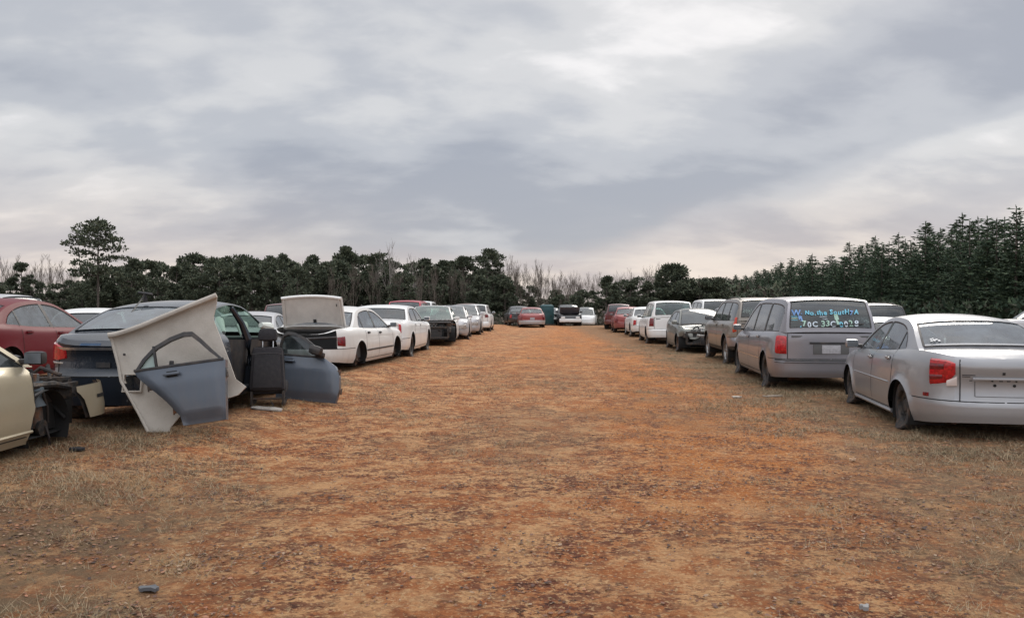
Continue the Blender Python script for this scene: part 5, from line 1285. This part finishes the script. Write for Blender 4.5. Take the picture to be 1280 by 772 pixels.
# loose front door leaning on the navy saloon -----------------------------------------------
def loose_door(name, label, front, pm_, loc, rz, lean_, roll, glass_full, seed, mirror=False, W_=None):
    """local X along the door (towards the hinge), Z up, Y outward (towards the viewer is -Y)"""
    root = empty(name, loc); root.rotation_euler = (Matrix.Rotation(rz, 3, 'Z') @ Matrix.Rotation(lean_, 3, 'X') @ Matrix.Rotation(roll, 3, 'Y')).to_euler(); tag(root, label, 'car door', 'blue-grey doors taken off a car' if False else None)
    zb = .66; T = .11
    if front:
        lf_ = lin([(0, .0), (.3, -.03), (.66, -.06)]); rt_ = lin([(0, .93), (.2, .96), (.42, .93), (.56, .84), (.66, .66)])
    else:
        lf_ = lin([(0, .42), (.10, .40), (.30, .24), (.48, .06), (.58, -.04), (.66, -.08)]); rt_ = lin([(0, .90), (.3, .92), (.66, .95)])
    zs = np.linspace(0, zb, 13); us = np.linspace(0, 1, 15)
    def P_(u_, z_, back=0.):
        l_, r_ = lf_(z_), rt_(z_); y_ = -.035*math.sin(math.pi*min(1, (z_+.05)/.78))-.012*math.exp(-((z_-.47)/.03)**2)+(.03*(z_ < .06)); e_ = min(1, min(u_, 1-u_)*12)
        return (l_+(r_-l_)*u_, (y_*e_ if not back else back), z_)
    m = M(); fr_ = [[P_(u_, z_) for u_ in us] for z_ in zs]; bk = [[P_(u_, z_, T*.75) for u_ in us] for z_ in zs]
    m.grid(fr_, pm_); m.grid(bk, BLACK)
    ring_f = [fr_[0][j] for j in range(15)] + [fr_[i][14] for i in range(13)] + [fr_[12][j] for j in range(14, -1, -1)] + [fr_[i][0] for i in range(12, -1, -1)]
    ring_b = [bk[0][j] for j in range(15)] + [bk[i][14] for i in range(13)] + [bk[12][j] for j in range(14, -1, -1)] + [bk[i][0] for i in range(12, -1, -1)]
    m.grid([[a_, b_] for a_, b_ in zip(ring_f, ring_b)], pm_); m.build('door_panel', root, merge=True)
    m = M(); hx_ = lf_(.55) if front else rt_(.55); m.box((hx_-.004, .04, .52), (.022, .07, .10), BLACK, ch=.2); m.box((hx_-.004, .04, .545), (.03, .03, .035), ALU, ch=.2); m.build('latch', root)
    for z_ in (.18, .47):
        m = M(); hx_ = rt_(z_) if front else lf_(z_); m.box((hx_, .05, z_), (.05, .05, .06), STEEL, ch=.2); m.cyl((hx_+(.025 if front else -.025), .05, z_-.045), (hx_+(.025 if front else -.025), .05, z_+.045), .011, STEEL, n=8); m.build('hinge', root)
    if front: arc = [(-.06, .66), (-.07, .84), (-.05, .98), (.02, 1.03), (.14, 1.02), (.32, .95), (.50, .83), (.66, .66)]
    else: arc = [(-.08, .66), (.02, .79), (.16, .91), (.34, .99), (.50, 1.03), (.60, 1.02), (.70, .92), (.82, .78), (.93, .66)]
    m = M(); n_ = len(arc); cxx = sum(a_[0] for a_ in arc)/n_; czz = .72
    ins = [(a_[0]+(cxx-a_[0])*.11, max(.68, a_[1]+(czz-a_[1])*.16)) for a_ in arc]
    for (ya, yb) in ((.0, .05),):
        m.grid([[(a_[0], ya, a_[1]), (b_[0], ya-.006, b_[1])] for a_, b_ in zip(arc, ins)], BLACK); m.grid([[(a_[0], yb, a_[1]), (b_[0], yb, b_[1])] for a_, b_ in zip(arc, ins)], BLACK)
        m.grid([[(a_[0], ya, a_[1]), (a_[0], yb, a_[1])] for a_ in arc], BLACK); m.grid([[(a_[0], ya-.006, a_[1]), (a_[0], yb, a_[1])] for a_ in ins], BLACK)
    m.box(((arc[0][0]+arc[-1][0])/2, -.005, .668), (arc[-1][0]-arc[0][0], .03, .03), BLACK, ch=.2)
    if not front: m.box((.16, .01, .79), (.022, .04, .25), BLACK, Matrix.Rotation(R(-4), 3, 'Y'), ch=.1)
    m.build('window_frame', root)
    m = M()
    if front: poly = [(x_, z_) for x_, z_ in ins]
    else: poly = [(-.05, .68), (.04, .77), (.15, .87), (.17, .68)]
    m.add([(x_, .02, z_) for x_, z_ in poly], [tuple(range(len(poly)))], GLD if front else mat('greenish_pane', (.26, .34, .31), .15, coat=.8)); m.build('window', root, smooth_angle=None)
    m = M(); hx = .12 if front else .30
    hp = P_(0, .55); m.box((hp[0]+hx+.06, -.055, .575), (.19, .025, .032), pm_, ch=.4); m.box((hp[0]+hx+.06, -.036, .575), (.12, .012, .062), UNDER, ch=.4); m.build('handle', root)
    if mirror:
        m = M(); m.box((.56, -.13, .745), (.20, .16, .14), BLACK, Matrix.Rotation(R(10), 3, 'Y'), ch=.42); m.box((.60, -.03, .70), (.13, .10, .07), BLACK, ch=.3); m.build('wing_mirror', root)
    return root
fd = (-3.55, 11.95); loose_door('car_door_assembly', 'blue-grey front door with a black mirror leaning by the navy saloon', True, P_BLUEG, (*fd, gz(*fd)+.01), R(-6), R(-14), R(4), True, 1, mirror=True)
# headliner panel leaning on the rear corner of the navy saloon
hl = (-3.73, 8.62); HL = mat('beige_headliner', (.45, .42, .375), .9, noise=(3.2, (.35, .32, .28), .4, .75), bump=(60, .25)); HLE = mat('headliner_core_edge', (.22, .19, .15), .95)
root = empty('headliner_panel', (*hl, gz(*hl)+.005)); root.rotation_euler = (Matrix.Rotation(R(2), 3, 'Z') @ Matrix.Rotation(R(-11), 3, 'X')).to_euler()
tag(root, 'large beige headliner panel leaning against the back of the navy saloon', 'headliner')
sc_ = 8.75/996
def hp(px, py): return ((px-213)*sc_, (541-py)*sc_/math.cos(R(11)))
LE = [(541, 190), (520, 178), (500, 165), (480, 152), (460, 147), (440, 140), (424, 135)]; RE = [(537, 215), (515, 232), (497, 296), (486, 306), (478, 292), (455, 283), (430, 272), (402, 259), (372, 264)]
lf_ = lin(sorted((hp(a_[1], a_[0])[1], hp(a_[1], a_[0])[0]) for a_ in LE)); rt_ = lin(sorted((hp(a_[1], a_[0])[1], hp(a_[1], a_[0])[0]) for a_ in RE))
zt_l, zt_r = hp(0, 424)[1], hp(0, 373)[1]; m = M(); n1, n2 = 34, 30; Gp = []
hole = (hp(155, 0)[0], hp(177, 0)[0], hp(0, 492)[1], hp(0, 471)[1])
for i in range(n1+1):
    row = []
    for j in range(n2+1):
        u_ = j/n2; v_ = i/n1
        zt_ = zt_l+(zt_r-zt_l)*(u_**1.15); z_ = v_*zt_; l_, r_ = lf_(min(z_, zt_l)), rt_(z_); x_ = l_+(r_-l_)*u_
        dy = .05*math.sin(u_*3.1)*math.sin(v_*3.)+.012*mnoise.noise(Vector((x_*3, z_*3, 1)))-.05*(max(0, v_-.93)/.07)**1.5-.03*(max(0, .06-u_)/.06)
        row.append((x_, dy, z_))
    Gp.append(row)
V = [p for r_ in Gp for p in r_]; Vb = [(p[0], p[1]+.022, p[2]) for p in V]; F, Fb = [], []; W2 = n2+1
for i in range(n1):
    for j in range(n2):
        q_ = [i*W2+j, i*W2+j+1, (i+1)*W2+j+1, (i+1)*W2+j]; cx_ = sum(V[a_][0] for a_ in q_)/4; cz_ = sum(V[a_][2] for a_ in q_)/4
        if hole[0] < cx_ < hole[1] and hole[2] < cz_ < hole[3]: continue
        F.append(tuple(q_))
m.add(V, F, HL); m.add(Vb, [f[::-1] for f in F], HLE)
rim_ = [Gp[0][j] for j in range(W2)]+[Gp[i][n2] for i in range(n1+1)]+[Gp[n1][j] for j in range(n2, -1, -1)]+[Gp[i][0] for i in range(n1, -1, -1)]
m.grid([[p, (p[0], p[1]+.022, p[2])] for p in rim_], HL); m.tube([(p[0], p[1]-.012, p[2]-.005) for p in Gp[n1]], .030, HL, 8); m.tube([(r_[0][0]+.01, r_[0][1]-.008, r_[0][2]) for r_ in Gp], .016, HL, 6); m.build('panel', root, merge=True)
m = M()
for a_ in (hole[0], hole[1]): m.box((a_, .0, (hole[2]+hole[3])/2), (.016, .05, hole[3]-hole[2]+.02), HL, ch=.3)
for a_ in (hole[2], hole[3]): m.box(((hole[0]+hole[1])/2, .0, a_), (hole[1]-hole[0]+.02, .05, .016), HL, ch=.3)
m.build('hole_rim', root)
m = M()
for px, py, s_ in ((184, 530, .010), (213, 458, .022), (154, 447, .010), (163, 504, .008)):
    x_, z_ = hp(px, py); m.box((x_, -.03, z_), (s_*2, .03, s_*2.6), BLACK, ch=.3)
m.build('clip', root)
# rear door leaning against the headliner
rd = (-3.86, 8.38); rdoor = loose_door('car_door_assembly', 'blue-grey rear door with a small quarter window, leaning on the beige headliner', False, P_BLUEG, (*rd, gz(*rd)+.06), R(3), R(-11), R(-8), False, 2); rdoor.scale = (.93, 1, .97)

# front seat taken out of the navy saloon, seen from behind
st = (-3.38, 11.0); root = empty('car_seat_assembly', (*st, gz(*st)), R(12)); tag(root, 'charcoal front seat standing upright beside the stripped navy saloon', 'car seat')
CP = mat('dark_grey_seat_shell', (.020, .020, .024), .8, noise=(20, (.034, .032, .034), .4, .7))
m = M(); rt_x = Matrix.Rotation(R(-8), 3, 'X'); m.box((0, .05, .53), (.50, .17, .62), CLOTHD, rt_x, taper=.16, ch=.5); m.box((0, -.030, .50), (.40, .05, .46), CP, rt_x, taper=.14, ch=.5)
m.tube([(-.2, -.035, .74), (0, -.048, .755), (.2, -.035, .74)], .006, BLACK, 6); m.build('backrest', root)
m = M(); m.box((0, .105, 1.00), (.28, .14, .18), CLOTHD, rt_x, taper=.12, ch=.5); m.build('headrest', root)
for q in (-.07, .07):
    m = M(); m.cyl((q, .075, .80), (q, .10, .94), .009, CHROME, n=10); m.build('headrest_post', root)
m = M(); m.box((0, .30, .26), (.50, .50, .17), CLOTHD, ch=.35); m.build('cushion', root)
m = M(); 
for q in (-.21, .21): m.box((q, .25, .05), (.045, .52, .05), DARKM, ch=.2); m.box((q, .05, .14), (.03, .16, .18), DARKM, ch=.2)
m.tube([(-.21, .02, .12), (.21, .02, .12)], .014, STEEL, 8); m.tube([(.05, -.03, .08), (.09, -.06, .03), (.03, -.08, .015)], .008, BLACK, 6); m.build('seat_rail', root)
# pale torn sheet on the ground
def flat_scrap(name, label, cat, px, py, w_, h_, mt, seed, th=.012):
    d = 1.42*996/(py-382); x_ = at_px(px, d); rg_ = random.Random(seed); n_ = 14; top_, bot = [], []
    for i in range(n_):
        t_ = 6.283*i/n_; r_ = rg_.uniform(.8, 1.1); u_, v_ = math.copysign(abs(math.cos(t_))**.7, math.cos(t_))*w_*.5*r_, math.copysign(abs(math.sin(t_))**.7, math.sin(t_))*h_*.5*r_
        z_ = gz(x_+u_, d+v_)+.012+rg_.uniform(0, .012); top_.append((u_, v_, z_-gz(x_, d)+th)); bot.append((u_, v_, z_-gz(x_, d)-.006))
    m = M(); m.add(top_+bot, [tuple(range(n_)), tuple(range(n_, 2*n_))[::-1]]+[(i, (i+1) % n_, n_+(i+1) % n_, n_+i) for i in range(n_)], mt); o = m.build(name); o.location = (x_, d, gz(x_, d)); tag(o, label, cat); return o
flat_scrap('cardboard_sheet', 'pale torn sheet lying on the clay in front of the charcoal seat', 'scrap sheet', 334, 513, .44, .26, mat('pale_card', (.40, .38, .35), .9, noise=(9, (.28, .25, .22), .4, .7)), 3)
flat_scrap('plastic_scrap', 'small grey plastic scrap on the bare dirt in the left foreground', 'scrap', 186, 724, .105, .05, mat('grey_plastic', (.09, .095, .105), .6), 4)
flat_scrap('paper_scrap', 'grey paper scrap on the dirt in the right foreground', 'scrap', 1081, 743, .05, .03, mat('grey_paper', (.24, .235, .23), .8), 5)
flat_scrap('paper_scrap', 'white paper scrap lying below the grey minivan rear', 'scrap', 921, 491, .16, .09, mat('white_paper', (.38, .33, .28), .8), 6)
flat_scrap('paper_scrap', 'thin pale strip on the ground in front of the silver saloon', 'scrap', 966, 490, .36, .04, mat('white_paper', (.38, .33, .28), .8), 7)
flat_scrap('paper_scrap', 'tiny tan scrap between the orange track and the silver saloon', 'scrap', 1066, 565, .07, .04, mat('tan_paper', (.52, .36, .24), .8), 8)
flat_scrap('black_rag', 'crumpled black rag on the ground by the champagne car', 'rag', 96, 568, .16, .10, mat('black_cloth', (.02, .02, .022), .95, bump=(30, .8)), 9, .015)

# white saloon with its boot lid up
c = place_rear_left('sedan90', 0, 0, 0); h = R(90-8); f = Vector((math.cos(h), math.sin(h))); l = Vector((-f.y, f.x)); pr_ = Vector((-3.50, 16.4)); c = pr_+f*2.42+l*.86
w1, sh1, ob1 = make_car('sedan', 'white saloon with its boot lid standing open, left row', 'sedan', None, 'sedan90', (c.x, c.y), -8, P_IVORY, z=gz(c.x, c.y)-.07, wheels=('hub', 'hub', 'hub', 'hub'),
    lamps=[('tail_light', REDD, [(('r', .74), .62, .80), (('r', .86), .60, .82), (('x', -2.16), .63, .82)], .014)]+heads('sedan90'), glassm=GLB, remove=('trunk_lid',), side_trim=(.47, .035, BLACK), handles=BLACK)
m = M(); Lc = mat('boot_lid_inside', (.56, .54, .50), .8, noise=(3, (.44, .42, .39), .4, .7))
def lid(u, v): return (-1.70-.20*v+.06*(1-u*u), .02+u*(.70-.03*v), .95+.66*v+.05*(1-u*u)*v)
m.grid([[lid(u, v) for u in np.linspace(-1, 1, 13)] for v in np.linspace(0, 1, 9)], Lc)
m.grid([[tuple(Vector(lid(u, v))+Vector((.06, 0, .03*v))) for u in np.linspace(-1, 1, 13)] for v in np.linspace(0, 1, 9)], P_IVORY)
for sg in (-1, 1): m.grid([[lid(sg, v), tuple(Vector(lid(sg, v))+Vector((.06, 0, .03*v)))] for v in np.linspace(0, 1, 9)], P_IVORY)
m.tube([lid(u, 1.0) for u in np.linspace(-1, 1, 13)], .032, P_WHITE, 8)
m.tube([tuple(Vector(lid(u, .06))+Vector((-.02, 0, 0))) for u in np.linspace(-.95, .95, 9)], .018, Lc, 6)
m.grid([[tuple(Vector(lid(u, v))+Vector((-.012, 0, 0))) for u in (-.06, .04)] for v in (.20, .30)], UNDER); m.grid([[tuple(Vector(lid(u, v))+Vector((-.012, 0, 0))) for u in (-.82, -.79)] for v in (.72, .80)], UNDER)
for sg in (-.92, .92): m.tube([tuple(Vector(lid(sg, v))+Vector((-.015, 0, 0))) for v in (0, .5, 1)], .014, Lc, 6)
m.build('trunk_lid', w1)
m = M(); m.grid([[(x_, q*.74, z_) for q in np.linspace(-1, 1, 5)] for x_, z_ in ((-2.34, .50), (-1.72, .46), (-1.66, .90))], UNDER); m.tube([(-2.36, -.72, .80), (-2.34, 0, .76), (-2.36, .72, .80)], .03, BLACK, 6)
m.tube([(-1.70, -.70, .93), (-1.85, -.70, .80), (-2.05, -.70, .88)], .018, P_IVORY, 6); m.build('trunk_well', w1)

# cream town saloon behind it
h = R(90-2.5); f = Vector((math.cos(h), math.sin(h))); l = Vector((-f.y, f.x)); pr_ = Vector((-2.82, 20.9)); c = pr_+f*2.62+l*.95
make_car('sedan', 'long white saloon with upright red tail lights behind the open-boot one', 'sedan', None, 'town', (c.x, c.y), -2.5, P_WHITE, z=gz(c.x, c.y)-.06, wheels=('hub', 'dark', 'hub', 'dark'), glassm=GLD,
    lamps=[('tail_light', REDL, [(('r', .80), .68, .98), (('x', -2.56), .66, .98), (('x', -2.47), .72, .96)], .018)]+heads('town'))
# white car facing the camera with its nose stripped to the engine
c = (-2.95, 29.6); s6, sh6, ob6 = make_car('hatchback', 'white car facing the camera with its front stripped to the black engine', 'car', None, 'sedan90', c, 182, P_IVORY, z=gz(*c)-.05, wheels=('hub',)*4, glassm=GLG, remove=('hood', 'front_bumper', 'front_fender'), lamps=tails('sedan90')); engine_bay(s6, sh6, .9, 12)
m = M(); m.lathe([(0, .0), (.09, .0), (.10, .03), (.07, .06), (0, .06)], (0, 0, 0), CLRL, 18); hb = m.build('headlight', s6); hb.location = (2.1, -.45, .66); hb.rotation_euler = (0, 0, R(-90))
m = M(); m.box((1.95, 0, .86), (.5, 1.5, .05), BLACK, ch=.3); m.box((1.35, 0, .93), (.35, 1.6, .05), ALU, ch=.3); m.build('cowl_scrap', s6)
c = (-2.72, 34.6); s7, sh7, ob7 = make_car('sedan', 'dented white saloon with purple-grey nose behind the stripped one', 'sedan', None, 'sedan90', c, 181, P_LTGREY, z=gz(*c)-.05, wheels=('steel',)*4, glassm=GL, lamps=heads('sedan90'))
for nm in ('hood', 'front_fender', 'front_bumper'):
    for v in ob7[nm].data.vertices:
        f_ = float(ss(1.3, 2.5, v.co.x)); v.co.x -= .15*f_*(1+mnoise.noise(v.co*3)); v.co.z += f_*.10*mnoise.noise(v.co*3.6)
c = (-2.40, 39.8); make_car('sedan', 'silver saloon just before the white one that ends the left row', 'sedan', None, 'saloon', c, 180, P_LTGREY, z=gz(*c)-.02, lamps=heads('saloon'), glassm=GL)
c = (-1.98, 45.2); make_car('sport_utility_vehicle', 'white sport utility vehicle at the far end of the left row', 'SUV', None, 'hatch', c, -2, P_WHITE, z=gz(*c)-.05, lamps=[('tail_light', REDD, [(('r', .60), .80, .96), (('x', -2.0), .80, .96)], .016)], glassm=GLD, plate=(0, .7))

# second line of cars behind the left row
h = R(90); c = (-7.85-.88, 13.8); make_car('sedan', 'crimson saloon with blue-grey windows behind the champagne car', 'sedan', None, 'saloon', c, 1, P_RED, z=gz(*c)+.05, mirrors=False, lamps=tails('saloon')+heads('saloon'), glassm=GLB, wheels=('dark',)*4)
for (x_, y_, hd, kd, pm_, lab, dz_, nm_) in (
        (-14.2, 20.0, 84, 'suv', P_LTGREY, 'silver-roofed vehicle peeking over the crimson saloon', -.02, 'parked_car'),
        (-10.0, 19.2, 20, 'sedan90', P_WHITE, 'white car roof between the crimson and navy saloons', -.12, 'parked_car'),
        (-9.7, 22.0, 78, 'sedan90', P_BLACK, 'dark car behind the rear window of the navy saloon', .02, 'parked_car'),
        (-6.75, 21.0, 6, 'saloon', P_LTGREY, 'light grey saloon behind the windshield of the navy one', -.24, 'parked_car'),
        (-8.2, 30.0, 6, 'suv', P_MAROON, 'dark red vehicle whose roof shows left of the open boot lid', -.25, 'parked_car'),
        (-4.75, 37.5, 0, 'minivan', paint('bright_red', (.42, .02, .04), .1, .4, .1), 'bright red van whose roof rises behind the long white saloon', -.10, 'minivan'),
        (-4.9, 43.8, 0, 'suv', P_WHITE, 'white-roofed vehicle behind the stripped white car', -.08, 'parked_car'),
        (-2.85, 51.6, 2, 'minivan', P_BROWN, 'brown van at the far end behind the left row', -.20, 'minivan')):
    make_car(nm_, lab, 'car' if nm_ == 'parked_car' else 'van', None, kd, (x_, y_), hd, pm_, z=gz(x_, y_)+dz_, lamps=tails(kd), glassm=GLD, detail=False)
